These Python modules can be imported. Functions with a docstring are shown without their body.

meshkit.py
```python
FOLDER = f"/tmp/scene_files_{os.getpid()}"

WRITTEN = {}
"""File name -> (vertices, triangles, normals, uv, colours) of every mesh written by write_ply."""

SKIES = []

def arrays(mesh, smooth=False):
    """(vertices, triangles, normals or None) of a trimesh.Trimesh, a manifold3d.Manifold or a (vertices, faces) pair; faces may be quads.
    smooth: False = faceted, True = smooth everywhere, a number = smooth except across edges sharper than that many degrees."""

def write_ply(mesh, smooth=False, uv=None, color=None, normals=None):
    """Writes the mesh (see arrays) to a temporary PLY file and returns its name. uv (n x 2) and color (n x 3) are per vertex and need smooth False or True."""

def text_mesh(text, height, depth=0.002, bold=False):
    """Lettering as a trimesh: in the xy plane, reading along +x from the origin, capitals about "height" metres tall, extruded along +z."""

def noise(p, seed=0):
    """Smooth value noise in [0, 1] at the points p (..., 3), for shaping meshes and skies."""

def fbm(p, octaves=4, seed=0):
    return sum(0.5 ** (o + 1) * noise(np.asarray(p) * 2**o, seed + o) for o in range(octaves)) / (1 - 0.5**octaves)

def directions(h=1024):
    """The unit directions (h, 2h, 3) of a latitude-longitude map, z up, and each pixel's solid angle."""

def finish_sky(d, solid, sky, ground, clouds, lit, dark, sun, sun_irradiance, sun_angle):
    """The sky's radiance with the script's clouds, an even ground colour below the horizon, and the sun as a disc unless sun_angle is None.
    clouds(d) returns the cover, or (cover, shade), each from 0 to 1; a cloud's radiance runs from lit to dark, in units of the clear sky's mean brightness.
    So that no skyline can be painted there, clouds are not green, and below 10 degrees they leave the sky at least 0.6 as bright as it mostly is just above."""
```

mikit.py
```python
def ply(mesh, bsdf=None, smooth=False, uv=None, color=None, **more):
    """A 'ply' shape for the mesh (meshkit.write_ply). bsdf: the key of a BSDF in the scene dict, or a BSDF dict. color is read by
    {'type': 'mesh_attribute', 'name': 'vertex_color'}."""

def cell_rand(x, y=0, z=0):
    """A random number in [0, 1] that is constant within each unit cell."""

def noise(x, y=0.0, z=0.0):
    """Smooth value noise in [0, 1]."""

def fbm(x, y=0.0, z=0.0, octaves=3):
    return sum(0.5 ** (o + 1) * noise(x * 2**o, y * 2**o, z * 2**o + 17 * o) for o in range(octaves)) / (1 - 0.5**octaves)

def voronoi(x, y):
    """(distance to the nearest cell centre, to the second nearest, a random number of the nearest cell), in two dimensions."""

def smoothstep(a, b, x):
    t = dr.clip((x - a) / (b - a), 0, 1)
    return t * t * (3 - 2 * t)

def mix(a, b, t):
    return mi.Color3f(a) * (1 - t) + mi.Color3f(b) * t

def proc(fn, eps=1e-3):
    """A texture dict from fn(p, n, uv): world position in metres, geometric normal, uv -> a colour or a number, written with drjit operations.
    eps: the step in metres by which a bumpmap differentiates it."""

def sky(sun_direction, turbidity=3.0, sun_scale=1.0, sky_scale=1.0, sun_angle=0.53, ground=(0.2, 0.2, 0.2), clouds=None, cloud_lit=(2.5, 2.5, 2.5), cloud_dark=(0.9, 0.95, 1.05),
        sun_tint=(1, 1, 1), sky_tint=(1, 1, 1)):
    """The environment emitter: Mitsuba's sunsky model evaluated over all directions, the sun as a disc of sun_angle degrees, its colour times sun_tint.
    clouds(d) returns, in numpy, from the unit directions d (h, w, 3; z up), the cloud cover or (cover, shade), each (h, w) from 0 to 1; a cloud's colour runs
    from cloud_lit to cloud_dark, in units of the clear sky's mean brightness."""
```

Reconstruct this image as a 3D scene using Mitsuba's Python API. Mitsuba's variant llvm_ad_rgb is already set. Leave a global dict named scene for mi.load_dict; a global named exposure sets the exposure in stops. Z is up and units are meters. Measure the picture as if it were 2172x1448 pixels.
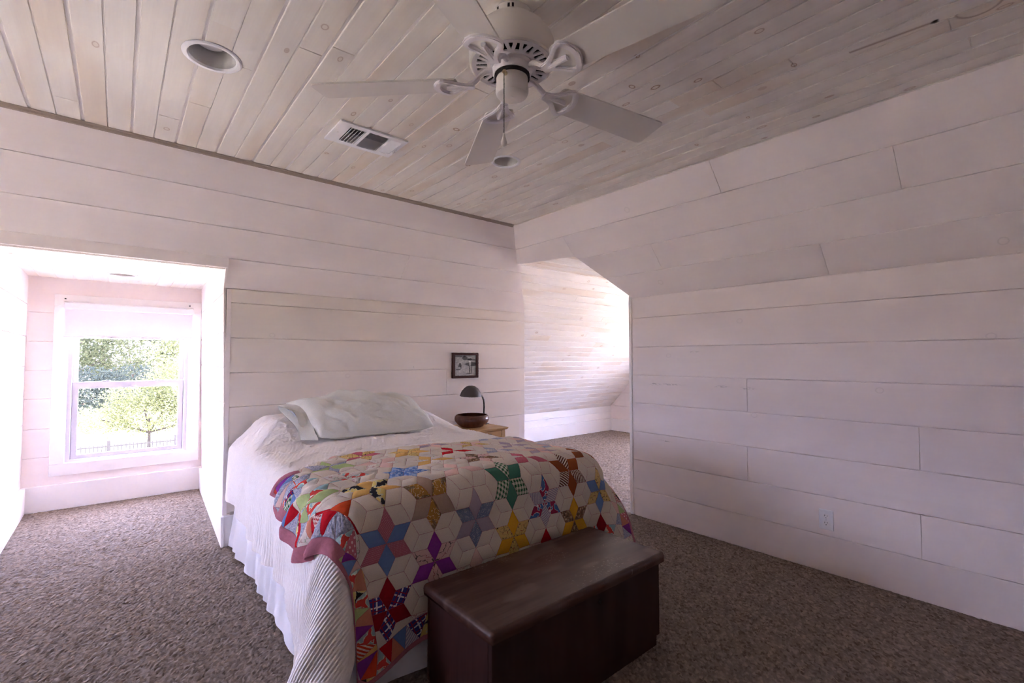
import math, random
import numpy as np
import trimesh, drjit as dr, mitsuba as mi
import mikit, meshkit
import manifold3d as m3
from mikit import noise, fbm, cell_rand, smoothstep, mix
from shapely.geometry import Polygon, MultiPolygon, Point, box as sbox, LineString
from shapely.ops import unary_union
from scipy.spatial import cKDTree, Delaunay

T4 = mi.ScalarTransform4f
scene, labels = {}, {}
rng = np.random.default_rng(7)

# ------------------------------------------------------------------ camera, sky, exposure
YAW, PITCH = math.radians(40.01), math.radians(2.124)
EYE = [0.0, 0.0, 1.24]
FWD = [math.sin(YAW) * math.cos(PITCH), math.cos(YAW) * math.cos(PITCH), math.sin(PITCH)]
scene['camera'] = {'type': 'perspective', 'fov': math.degrees(2 * math.atan(1086 / 996.1)), 'fov_axis': 'x', 'near_clip': 0.02, 'far_clip': 500.0,
                   'to_world': T4().look_at(origin=EYE, target=[EYE[i] + FWD[i] for i in range(3)], up=[0, 0, 1])}


def sky_clouds(d):
    n = meshkit.fbm(d * np.array([2.5, 2.5, 5.0]) + 11.0, 4, seed=3)
    cover = np.clip((n - 0.22) * 3.2, 0.55, 1.0)
    return cover, np.clip((n - 0.45) * 1.4, 0, 0.5)


scene['sky'] = mikit.sky([0.10, -0.38, 0.92], turbidity=4.0, sun_scale=0.28, sun_tint=(1.0, .93, 1.0), sky_scale=1.0, ground=(0.05, 0.05, 0.05), clouds=sky_clouds,
                         cloud_lit=(1.86, 1.84, 2.68), cloud_dark=(1.2, 1.2, 1.8), sky_tint=(1.0, 0.95, 1.0))
exposure = 7.2

# ------------------------------------------------------------------ materials


def solid(c, rough=0.5, spec=0.4, **k):
    return {'type': 'twosided', 'b': {'type': 'principled', 'base_color': {'type': 'rgb', 'value': list(c)} if not isinstance(c, dict) else c, 'roughness': rough, 'specular': spec, **k}}


def bumped(inner, fn, eps=1e-3, scale=1.0):
    return {'type': 'twosided', 'b': {'type': 'bumpmap', 'arbitrary': mikit.proc(fn, eps), 'scale': scale, 'b': inner['b']}}


def vsel(n):                       # which axis a wall faces: coordinates along and across its boards
    ax = dr.abs(n.x) > 0.6
    return ax


PAINT_MARKS = [(1.96, 1.048, .10, .006), (1.38, 1.045, .05, .008), (1.55, 1.05, .05, .006), (2.08, 1.045, .04, .01), (1.75, 1.29, .04, .004), (2.0, .62, .05, .004)]


def paint(c0, c1):
    def fn(p, n, uv):
        ax = vsel(n)
        al, ac = dr.select(ax, p.y, p.x), p.z + dr.select(ax, 0, 3.7)
        t = fbm(al * 1.3, ac * 9.0, 2.0, 3)
        g = noise(al * 5.0, ac * 160.0)
        col = mix(c0, c1, dr.clip(t * 0.8 + g * 0.2, 0, 1))
        # old knots that bleed faintly through the paint
        ca, cc = dr.floor(al / 0.55), dr.floor(ac / 0.235)
        r = cell_rand(ca, cc, 5)
        ka, kc = (ca + 0.2 + 0.6 * cell_rand(ca, cc, 6)) * 0.55, (cc + 0.25 + 0.5 * cell_rand(ca, cc, 7)) * 0.235
        d = dr.sqrt(dr.square((al - ka) / 1.25) + dr.square(ac - kc))
        ring = dr.exp(-dr.square((d - 0.014) / 0.0022)) * dr.select(r < 0.16, 0.13, 0.0)
        m = mi.Float(0)
        for y, z, ry, rz in PAINT_MARKS:
            q = dr.square((p.y - y) / ry) + dr.square((p.z - z) / rz)
            m = m + dr.exp(-q * 1.5) * smoothstep(0.45, 0.75, noise(p.y * 90, p.z * 260))
        m = dr.select(p.x > 3.1, m, 0.0)
        return col * (1 - ring) * (1 - 0.5 * dr.clip(m, 0, 1))
    return fn


def paint_relief(p, n, uv):
    ax = vsel(n)
    al, ac = dr.select(ax, p.y, p.x), p.z + dr.select(ax, 0, 3.7)
    g = fbm(al * 7.0, ac * 110.0, 1.0, 2) * 0.0006 + fbm(al * 2.2 + 3, ac * 11.0, 4.0, 2) * 0.0011
    # arcs of the circular saw on some boards
    ca, cc = dr.floor(al / 0.9), dr.floor(ac / 0.235)
    arc = dr.sqrt(dr.square(al - (ca + 1.6) * 0.9) + dr.square(ac - (cc + 0.1) * 0.235))
    return g + dr.select(cell_rand(ca, cc, 3) < 0.28, 0.00030 * dr.sin(arc * 390.0), 0.0)


scene['m_paint'] = bumped(solid(mikit.proc(paint((.78, .712, .695), (.83, .77, .757))), .5, .35), paint_relief)
scene['m_paint_cream'] = bumped(solid(mikit.proc(paint((.75, .685, .62), (.805, .745, .685))), .5, .35), paint_relief)
scene['m_paint_dark'] = solid((.40, .36, .35), .8, .1)
scene['m_trimwhite'] = solid((.82, .80, .80), .4, .4)
scene['m_groove'] = solid((.80, .77, .745), .5, .3)
scene['m_taupe'] = solid((.36, .30, .255), .7, .2)

PINE_KNOTS = [(1.62, 1.15, .016, .010), (1.70, 1.09, .012, .02), (1.47, 1.02, .011, .009), (1.26, 1.93, .016, .012), (1.55, 2.25, .014, .011), (1.98, .66, .013, .009),
              (1.79, .95, .010, .016), (2.33, 1.25, .012, .008), (1.12, 2.43, .018, .010), (.86, 2.62, .010, .010), (2.10, 1.55, .010, .008), (2.25, .95, .009, .007)]


def pine(along, across, c_lo, c_hi, stain, knots, prob):
    def fn(p, n, uv):
        al, ac = along(p), across(p)
        k = dr.floor(ac / 0.0902)
        seg = dr.floor(al / 1.7 + cell_rand(k, 3, 1))
        tone = cell_rand(k, seg, 2)
        grain = fbm(al * 1.6 + tone * 30, ac * 55.0, 3.0, 3)
        streak = noise(al * 9.0 + k * 3.0, ac * 330.0)
        col = mix(c_lo, c_hi, dr.clip(0.6 * grain + 0.25 * streak + 0.2 * tone, 0, 1))
        warm = smoothstep(0.52, 0.78, fbm(al * 1.1 + k * 7.0, ac * 6.0 + tone * 9, 8.0, 3))
        col = mix(col, stain, warm * 0.42)
        ca = dr.floor(al / 0.30 + 0.5 * cell_rand(k, 1, 9))
        r = cell_rand(ca, k, 4)
        ka = (ca + 0.2 + 0.6 * cell_rand(ca, k, 5) - 0.5 * cell_rand(k, 1, 9)) * 0.30
        kc = (k + 0.25 + 0.5 * cell_rand(ca, k, 6)) * 0.0902
        size = 0.006 + 0.009 * cell_rand(ca, k, 7)
        el = 1.0 + 1.3 * cell_rand(ca, k, 8)
        d = dr.sqrt(dr.square((al - ka) / el) + dr.square(ac - kc)) / size
        on = dr.select(r < prob, 1.0, 0.0)
        core = on * (1 - smoothstep(0.3, 1.0, d)) * 0.42 * cell_rand(ca, k, 11)
        ring = on * dr.exp(-dr.square((d - 0.85) / 0.2)) * (0.2 + 0.45 * cell_rand(ca, k, 12))
        halo = on * dr.exp(-d * 0.9) * 0.25
        for x, y, rx, ry in knots:
            q = dr.sqrt(dr.square((p.x - x) / rx) + dr.square((p.y - y) / ry))
            ring = ring + dr.exp(-dr.square((q - 0.9) / 0.22)) * 0.75
            halo = halo + dr.exp(-q * 0.8) * 0.4
        col = mix(col, stain, dr.clip(halo, 0, 1))
        col = mix(col, (.27, .14, .065), dr.clip(ring + core, 0, .85))
        if knots:     # one dark open knot with a long resin run
            q = dr.sqrt(dr.square((p.x - 2.085) / .020) + dr.square((p.y - .265) / .016))
            run = dr.exp(-dr.square((p.x - 2.085 + (p.y - .265) * .12) / .007)) * dr.select((p.y > .265) & (p.y < .50), 1.0, 0.0)
            arcq = dr.exp(-dr.square((dr.sqrt(dr.square(p.x - 2.10) + dr.square(p.y - .16)) - .055) / .005)) * dr.select(p.x > 2.10, .5, 0.0)
            col = mix(col, (.20, .11, .06), dr.clip(run * .6 + arcq, 0, 1))
            col = mix(col, (.02, .012, .008), 1 - smoothstep(.6, 1.1, q + .5 * noise(p.x * 90, p.y * 90)))
        return col
    return fn


scene['m_pine'] = solid(mikit.proc(pine(lambda p: p.y, lambda p: p.x + 0.334 + 9.02, (.69, .65, .595), (.77, .74, .685), (.64, .51, .37), PINE_KNOTS, .13)), .45, .35)
SL = math.radians(46.3)
cS, sS = math.cos(SL), math.sin(SL)
scene['m_pine_wing'] = solid(mikit.proc(pine(lambda p: p.x + 5, lambda p: -(p.y - 5.22) * cS + (p.z - .42) * sS + 9.02, (.74, .70, .66), (.82, .79, .76), (.66, .53, .39), [], .15)), .45, .35)
scene['m_pine_bay'] = solid(mikit.proc(pine(lambda p: p.y, lambda p: p.x + 0.57 + 9.02, (.76, .73, .68), (.83, .80, .76), (.74, .66, .54), [], .05)), .45, .35)

scene['m_plastic'] = solid((.80, .80, .82), .35, .5)
scene['m_fan'] = solid((.66, .625, .575), .38, .45)
scene['m_fan_iron'] = solid((.70, .665, .67), .35, .5)
scene['m_black'] = solid((.012, .010, .010), .6, .3)
scene['m_dark_metal'] = solid((.05, .043, .038), .45, .5)
scene['m_brass'] = solid((.5, .40, .25), .3, .5, metallic=1.0)
scene['m_chrome'] = solid((.6, .6, .62), .25, .5, metallic=1.0)
scene['m_galvanised'] = solid((.30, .30, .31), .5, .5)
scene['m_underlay'] = solid((.165, .132, .108), .95, .05)
scene['m_bulb'] = solid((.80, .79, .80), .25, .5)
scene['m_can_inside'] = solid((.55, .54, .52), .35, .5)
scene['m_vinyl'] = solid((.58, .57, .64), .4, .4)
scene['m_glass'] = {'type': 'thindielectric', 'int_ior': 1.5}
scene['m_blind'] = {'type': 'principledthin', 'base_color': {'type': 'rgb', 'value': [.72, .72, .78]}, 'roughness': .8, 'diff_trans': .035, 'spec_trans': 0.0}
scene['m_carpet'] = solid({'type': 'mesh_attribute', 'name': 'vertex_color'}, .95, .05, sheen=1.0)


def wood(c_lo, c_hi, along, a1, a2, sc, dust=0.0):
    def fn(p, n, uv):
        al, x, y = along(p), a1(p), a2(p)
        g = fbm(al * 2.2, x * sc, y * sc, 4)
        f = noise(al * 14.0, x * sc * 7, y * sc * 7)
        col = mix(c_lo, c_hi, dr.clip(g * 1.1 - .1 + .25 * (f - .5), 0, 1))
        if dust:      # settled scuffs and specks on the lid
            sp = smoothstep(.80, .90, noise(p.x * 150, p.y * 210, 3.0)) * smoothstep(.5, .75, fbm(p.x * 5, p.y * 9, 1.0, 2))
            sc2 = smoothstep(.55, .8, fbm(p.x * 6.0 + 7, p.y * 14, 2.0, 3))
            col = mix(col, (.22, .17, .14), dr.clip(sp * .5 + sc2 * dust, 0, .7))
        return col
    return fn


scene['m_chest'] = solid(mikit.proc(wood((.012, .004, .003), (.040, .012, .008), lambda p: p.z, lambda p: p.x, lambda p: p.y, 16.0)), .42, .4)
scene['m_chest_lid'] = solid(mikit.proc(wood((.026, .010, .0065), (.072, .030, .019), lambda p: p.x, lambda p: p.y, lambda p: p.z, 26.0, .16)), .42, .5)
scene['m_oak'] = solid(mikit.proc(wood((.40, .235, .10), (.60, .40, .20), lambda p: p.x, lambda p: p.y, lambda p: p.z, 30.0)), .4, .4)
scene['m_bowl'] = solid(mikit.proc(wood((.05, .018, .010), (.14, .050, .026), lambda p: p.x + p.y, lambda p: p.z, lambda p: p.x - p.y, 22.0)), .28, .5)
scene['m_frame'] = solid((.050, .020, .015), .55, .2)
scene['m_rawwood'] = solid(mikit.proc(lambda p, n, uv: mix((.30, .26, .22), (.56, .51, .47), fbm(p.x * 5, p.y * 60, p.z * 60, 3))), .8, .2)


def weave(c0, c1, f):
    return lambda p, n, uv: mix(c0, c1, noise(p.x * f, p.y * f, p.z * f))


scene['m_spread'] = solid(mikit.proc(weave((.72, .685, .665), (.78, .75, .735), 180.0)), .9, .1, sheen=.3)
scene['m_skirt'] = {'type': 'principledthin', 'base_color': {'type': 'rgb', 'value': [.80, .80, .84]}, 'roughness': .9, 'diff_trans': .5, 'spec_trans': 0.0}
scene['m_mattress'] = solid((.7, .68, .66), .9, .1)


def linen_relief(p, n, uv):
    return noise(p.x * 420, p.y * 420, p.z * 420) * .0004 + fbm(p.x * 30 + p.y * 12, p.y * 30, p.z * 30, 2) * .0012


scene['m_linen'] = bumped(solid(mikit.proc(weave((.60, .605, .555), (.67, .675, .62), 300.0)), .85, .15, sheen=.3), linen_relief)
scene['m_linen_inside'] = solid((.33, .38, .44), .9, .1)

# quilt fabrics: kind, ground colour, print colour, accent, print period (m)
# kinds: 0 plain, 1 dots, 2 stripe, 3 gingham, 4 scribble, 5 blooms, 6 plaid, 7 calico
CREAM = (.60, .535, .46)
FABRICS = [
    (0, CREAM, CREAM, CREAM, .01), (0, (.115, .20, .40), (.13, .22, .43), CREAM, .01), (1, (.40, .115, .155), (.52, .27, .30), CREAM, .006), (0, (.19, .035, .24), (.22, .04, .27), CREAM, .01),
    (4, (.60, .42, .38), (.08, .06, .06), (.35, .10, .10), .045), (0, (.20, .008, .016), (.24, .010, .02), CREAM, .01), (6, (.035, .045, .20), (.75, .70, .66), (.30, .01, .03), .036), (0, (.35, .25, .19), (.37, .27, .21), CREAM, .01),
    (7, (.33, .165, .035), (.62, .50, .36), (.10, .07, .05), .022), (4, (.145, .185, .28), (.50, .48, .50), (.5, .48, .5), .014), (0, (.36, .29, .35), (.38, .31, .37), CREAM, .01), (0, (.56, .30, .02), (.58, .32, .03), CREAM, .01),
    (4, (.60, .43, .15), (.07, .04, .04), (.35, .05, .04), .026), (0, (.060, .19, .125), (.065, .2, .13), CREAM, .01), (3, (.62, .60, .50), (.015, .10, .035), (.1, .25, .1), .016), (5, (.06, .135, .33), (.32, .03, .07), (.72, .66, .66), .05),
    (2, (.56, .49, .49), (.30, .27, .36), CREAM, .010), (0, (.235, .060, .018), (.25, .065, .02), CREAM, .01), (2, (.62, .55, .48), (.12, .045, .028), CREAM, .011), (0, (.66, .41, .12), (.68, .43, .14), CREAM, .01),
    (5, (.62, .50, .16), (.025, .025, .03), (.55, .55, .42), .035), (5, (.09, .20, .48), (.28, .40, .62), (.5, .55, .7), .02), (7, (.19, .10, .06), (.55, .42, .30), (.05, .03, .02), .02), (0, (.47, .10, .15), (.50, .12, .17), CREAM, .01),
    (0, (.42, .010, .020), (.44, .012, .022), CREAM, .01), (3, (.66, .55, .50), (.36, .018, .030), (.45, .12, .12), .011), (7, (.33, .34, .43), (.55, .55, .60), (.2, .22, .3), .008), (5, (.30, .45, .46), (.55, .06, .05), (.6, .62, .5), .045),
    (1, (.52, .15, .19), (.74, .60, .60), CREAM, .020), (0, (.56, .065, .022), (.6, .08, .03), CREAM, .01), (0, (.64, .44, .39), (.66, .46, .41), CREAM, .01), (0, (.38, .47, .20), (.40, .49, .22), CREAM, .01),
    (2, (.66, .55, .50), (.50, .05, .02), CREAM, .012), (0, (.52, .21, .13), (.54, .23, .15), CREAM, .01), (4, (.64, .58, .53), (.45, .28, .26), (.3, .35, .25), .03), (0, (.38, .14, .175), (.42, .16, .20), CREAM, .01),
]
_tab = np.array([[f[0], f[4], *f[1], *f[2], *f[3]] for f in FABRICS], np.float32)


def fabric(p, n, uv):
    # each patch carries its cloth's number in steps of 4 of u; the rest of u, v is metres on the cloth
    k = dr.floor(uv.x / 4 + 0.5)
    u, v = uv.x - 4 * k, uv.y
    i = mi.UInt32(mi.Int32(dr.clip(k, 0, len(FABRICS) - 1)))
    get = lambda c: dr.gather(mi.Float, mi.Float(_tab[:, c].copy()), i)
    kind, per = get(0), get(1)
    c0, c1, c2 = (mi.Color3f(get(a), get(a + 1), get(a + 2)) for a in (2, 5, 8))
    a, b = u / per, v / per
    fa, fb = a - dr.floor(a), b - dr.floor(b)
    m = lambda k, x: dr.select(dr.abs(kind - k) < .5, x, 0.0)
    w1 = fbm(a * 2.0 + 5, b * 2.0, k, 3)
    w2 = noise(a * 1.6 + 31, b * 1.6 + 7, k)
    dots = 1 - smoothstep(.20, .28, dr.sqrt(dr.square(fa - .5) + dr.square(fb - .5)))
    stripe = smoothstep(.42, .50, dr.abs(fa - .5) * 2) * 1.0
    ging = .5 * dr.select(fa < .5, 1.0, 0.0) + .5 * dr.select(fb < .5, 1.0, 0.0)
    scrib = 1 - smoothstep(.018, .035, dr.abs(w1 - .5))
    bloom = smoothstep(.54, .57, w1)
    plaid = dr.maximum(dr.select(fa < .16, 1.0, 0.0), dr.select(fb < .16, 1.0, 0.0))
    calico = 1 - smoothstep(.03, .06, dr.abs(w1 - .47))
    t = m(0, w2 * 1.0) + m(1, dots) + m(2, stripe) + m(3, ging) + m(4, scrib) + m(5, bloom) + m(6, plaid) + m(7, calico)
    t2 = m(4, smoothstep(.70, .75, w2) * scrib) + m(5, 1 - smoothstep(.02, .045, dr.abs(w1 - .55))) + m(6, dr.select((dr.abs(fa - .45) < .06) | (dr.abs(fb - .45) < .06), 1.0, 0.0)) + m(7, smoothstep(.62, .68, w2) * .7)
    col = mix(c0, c1, dr.clip(t, 0, 1))
    col = mix(col, c2, dr.clip(t2, 0, 1))
    thread = noise(u * 900, v * 900)
    return col * (0.93 + .12 * thread)


def quilting(p, n, uv):
    k = dr.floor(uv.x / 4 + 0.5)
    u, v = uv.x - 4 * k, uv.y
    w = u * .75 + v * .66
    return .0017 * dr.abs(dr.sin(w * 3.14159 / .013)) + .0022 * fbm(u * 45, v * 45, 0.0, 2)


scene['m_quilt'] = bumped(solid(mikit.proc(fabric), .9, .1, sheen=.25), quilting)

scene['m_lawn'] = solid(mikit.proc(lambda p, n, uv: mix((.36, .36, .25), (.54, .53, .42), fbm(p.x * .8, p.y * .8, 0.0, 4))), .95, .05)
scene['m_gravel'] = solid(mikit.proc(lambda p, n, uv: mix((.18, .17, .19), (.32, .31, .33), fbm(p.x * 3, p.y * 3, 0.0, 3))), .95, .05)


def leafmat(c):
    return {'type': 'principledthin', 'base_color': {'type': 'rgb', 'value': list(c)}, 'roughness': .6, 'diff_trans': 1.0, 'spec_trans': 0.0}


scene['m_leaf_bright'] = leafmat((.11, .125, .06))
scene['m_leaf_mid'] = leafmat((.062, .074, .044))
scene['m_leaf_dark'] = leafmat((.036, .047, .042))
scene['m_bark'] = solid((.035, .03, .028), .9, .1)
scene['m_fence'] = solid((.012, .011, .012), .6, .3)

# ------------------------------------------------------------------ helpers


_count = {}


def numbered(name):
    c = _count.get(name, -1) + 1
    _count[name] = c
    return name if c == 0 else f'{name}_{c:03d}'


def put(name, mesh, bsdf, parent=None, smooth=False, label=None, kind=None, **kw):
    key = numbered(f'{parent}__{name}' if parent else name)
    scene[key] = mikit.ply(mesh, bsdf, smooth=smooth, **kw)
    if label or kind:
        labels[key] = {}
        if label:
            labels[key]['label'] = label
        if kind:
            labels[key]['kind'] = kind
    return key


def tag(key, label, cat, group=None, kind=None):
    labels[key] = {'label': label, 'category': cat}
    if group:
        labels[key]['group'] = group
    if kind:
        labels[key]['kind'] = kind


def thing(name, label, cat, group=None):
    key = numbered(name)
    tag(key, label, cat, group)
    return key


def struct(name, label=None):
    labels[name] = {'kind': 'structure'}
    if label:
        labels[name]['label'] = label
    return name


def cat(ms):
    return trimesh.util.concatenate(ms) if len(ms) > 1 else ms[0]


def box(x0, x1, y0, y1, z0, z1, b=0.0):
    if b <= 0:
        m = trimesh.creation.box(extents=[x1 - x0, y1 - y0, z1 - z0])
        m.apply_translation([(x0 + x1) / 2, (y0 + y1) / 2, (z0 + z1) / 2])
        return m
    pts = []
    for x, sx in ((x0, 1), (x1, -1)):
        for y, sy in ((y0, 1), (y1, -1)):
            for z, sz in ((z0, 1), (z1, -1)):
                pts += [(x + sx * b, y + sy * b, z), (x + sx * b, y, z + sz * b), (x, y + sy * b, z + sz * b)]
    return trimesh.convex.convex_hull(np.array(pts))


def rbox(x0, x1, y0, y1, z0, z1, r, seg=12):
    s = m3.Manifold.sphere(r, seg)
    ms = [s.translate([x, y, z]) for x in (x0 + r, x1 - r) for y in (y0 + r, y1 - r) for z in (z0 + r, z1 - r)]
    h = m3.Manifold.batch_hull(ms).to_mesh()
    return trimesh.Trimesh(h.vert_properties[:, :3], h.tri_verts, process=False)


def lathe(prof, n=48, at=(0, 0, 0)):
    m = trimesh.creation.revolve(np.array(prof, float), sections=n)
    m.apply_translation(at)
    return m


def tube(path, r, sides=10, cap=True):
    p = np.asarray(path, float)
    r = np.broadcast_to(np.asarray(r, float), (len(p),))
    t = np.gradient(p, axis=0)
    t /= np.linalg.norm(t, axis=1, keepdims=True) + 1e-12
    a = np.cross(t[0], [0, 0, 1.0] if abs(t[0][2]) < .9 else [1.0, 0, 0])
    A = []
    for i in range(len(p)):
        a = a - t[i] * (a @ t[i])
        a /= np.linalg.norm(a)
        A.append(a.copy())
    A = np.array(A)
    B = np.cross(t, A)
    ang = np.arange(sides) * 2 * np.pi / sides
    v = (p[:, None] + r[:, None, None] * (np.cos(ang)[None, :, None] * A[:, None] + np.sin(ang)[None, :, None] * B[:, None])).reshape(-1, 3)
    f = []
    for i in range(len(p) - 1):
        for j in range(sides):
            k = (j + 1) % sides
            f += [[i * sides + j, i * sides + k, (i + 1) * sides + k], [i * sides + j, (i + 1) * sides + k, (i + 1) * sides + j]]
    if cap:
        for i, o in ((0, 1), (len(p) - 1, -1)):
            c = len(v)
            v = np.vstack([v, p[i]])
            for j in range(sides):
                k = (j + 1) % sides
                f.append([c, i * sides + k, i * sides + j] if o == 1 else [c, i * sides + j, i * sides + k])
    return trimesh.Trimesh(v, np.array(f), process=False)


def extrude(poly, h):
    gs = getattr(poly, 'geoms', [poly])
    return cat([trimesh.creation.extrude_polygon(g, h, engine='earcut') for g in gs])


def frame_matrix(o, eu, ev, n):
    M = np.eye(4)
    M[:3, 0], M[:3, 1], M[:3, 2], M[:3, 3] = eu, ev, n, o
    return M


def is_convex(c):
    d = np.roll(c, -1, 0) - c
    x = d[:, 0] * np.roll(d[:, 1], -1) - d[:, 1] * np.roll(d[:, 0], -1)
    return (x > -1e-9).all()


def slab(poly, t, b):
    """A board: outline poly in u, v; back at 0, face at t, with chamfered edges where it is convex."""
    poly = poly.simplify(1e-4)
    c = np.array(poly.exterior.coords)[:-1]
    if Polygon(c).exterior.is_ccw is False:
        c = c[::-1]
    if b > 0 and not poly.interiors and is_convex(c) and len(c) >= 3:
        n = len(c)
        e = np.roll(c, -1, 0) - c
        e /= np.linalg.norm(e, axis=1, keepdims=True)
        nin = np.stack([-e[:, 1], e[:, 0]], 1)
        prev = np.roll(nin, 1, 0)
        den = 1 + (nin * prev).sum(1, keepdims=True)
        off = (nin + prev) / np.maximum(den, .2) * b
        inner = c + off
        if Polygon(inner).is_valid and Polygon(inner).area > 1e-6:
            v = np.vstack([np.c_[c, np.zeros(n)], np.c_[c, np.full(n, t - b)], np.c_[inner, np.full(n, t)]])
            f = []
            for i in range(n):
                j = (i + 1) % n
                for q in (0, n):
                    f += [[q + i, q + j, q + n + j], [q + i, q + n + j, q + n + i]]
            f += [[2 * n, 2 * n + i, 2 * n + i + 1] for i in range(1, n - 1)]
            f += [[0, i + 1, i] for i in range(1, n - 1)]
            return trimesh.Trimesh(v, np.array(f), process=False)
    return extrude(poly, t)


def frame(o, eu, ev):
    eu, ev = np.array(eu, float), np.array(ev, float)
    eu /= np.linalg.norm(eu)
    ev /= np.linalg.norm(ev)
    return np.array(o, float), eu, ev, np.cross(eu, ev)


def boarded(name, fr, flip, region, vcuts, mat, butts=None, t=.012, gap=.0026, bev=.0018, back=None, thick=.08, part='board', jitter=.0012, backmat=None, ugrain=False, label=None, seed=1):
    """A boarded surface: a backing wall and boards in rows between the vcuts, cut at the butts {row: [u]}. flip: the room lies on the other side of the normal.
    The room's surface is the boards' face, at depth 0; the backing starts t behind it."""
    o, eu, ev, n = fr
    s = -1 if flip else 1
    struct(name, label)
    r = np.random.default_rng(seed)
    back = back if back is not None else region
    bm = extrude(back, thick)
    bm.apply_translation([0, 0, -thick - t] if s == 1 else [0, 0, t])
    bm.apply_transform(frame_matrix(o, eu, ev, n))
    scene[name] = mikit.ply(bm, backmat or mat)
    u0, v0, u1, v1 = region.bounds
    for i in range(len(vcuts) - 1):
        g0, g1 = (gap[i % len(gap)], gap[(i + 1) % len(gap)]) if isinstance(gap, tuple) else (gap, gap)
        gb = .0017
        us = [u0 - 1] + list((butts or {}).get(i, [])) + [u1 + 1]
        for a, b in zip(us[:-1], us[1:]):
            cell = sbox(a + gb / 2, vcuts[i] + g0 / 2, b - gb / 2, vcuts[i + 1] - g1 / 2)
            g = region.intersection(cell)
            for q in getattr(g, 'geoms', [g]):
                if q.geom_type != 'Polygon' or q.area < 4e-4:
                    continue
                m = slab(q, t, bev)
                j = r.uniform(-jitter, jitter)
                if s == 1:
                    m.apply_translation([0, 0, -t + j])
                else:
                    m.vertices[:, 2] = t - m.vertices[:, 2] - j
                    m.invert()
                m.apply_transform(frame_matrix(o, eu, ev, n))
                put(part, m, mat, name)


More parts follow.
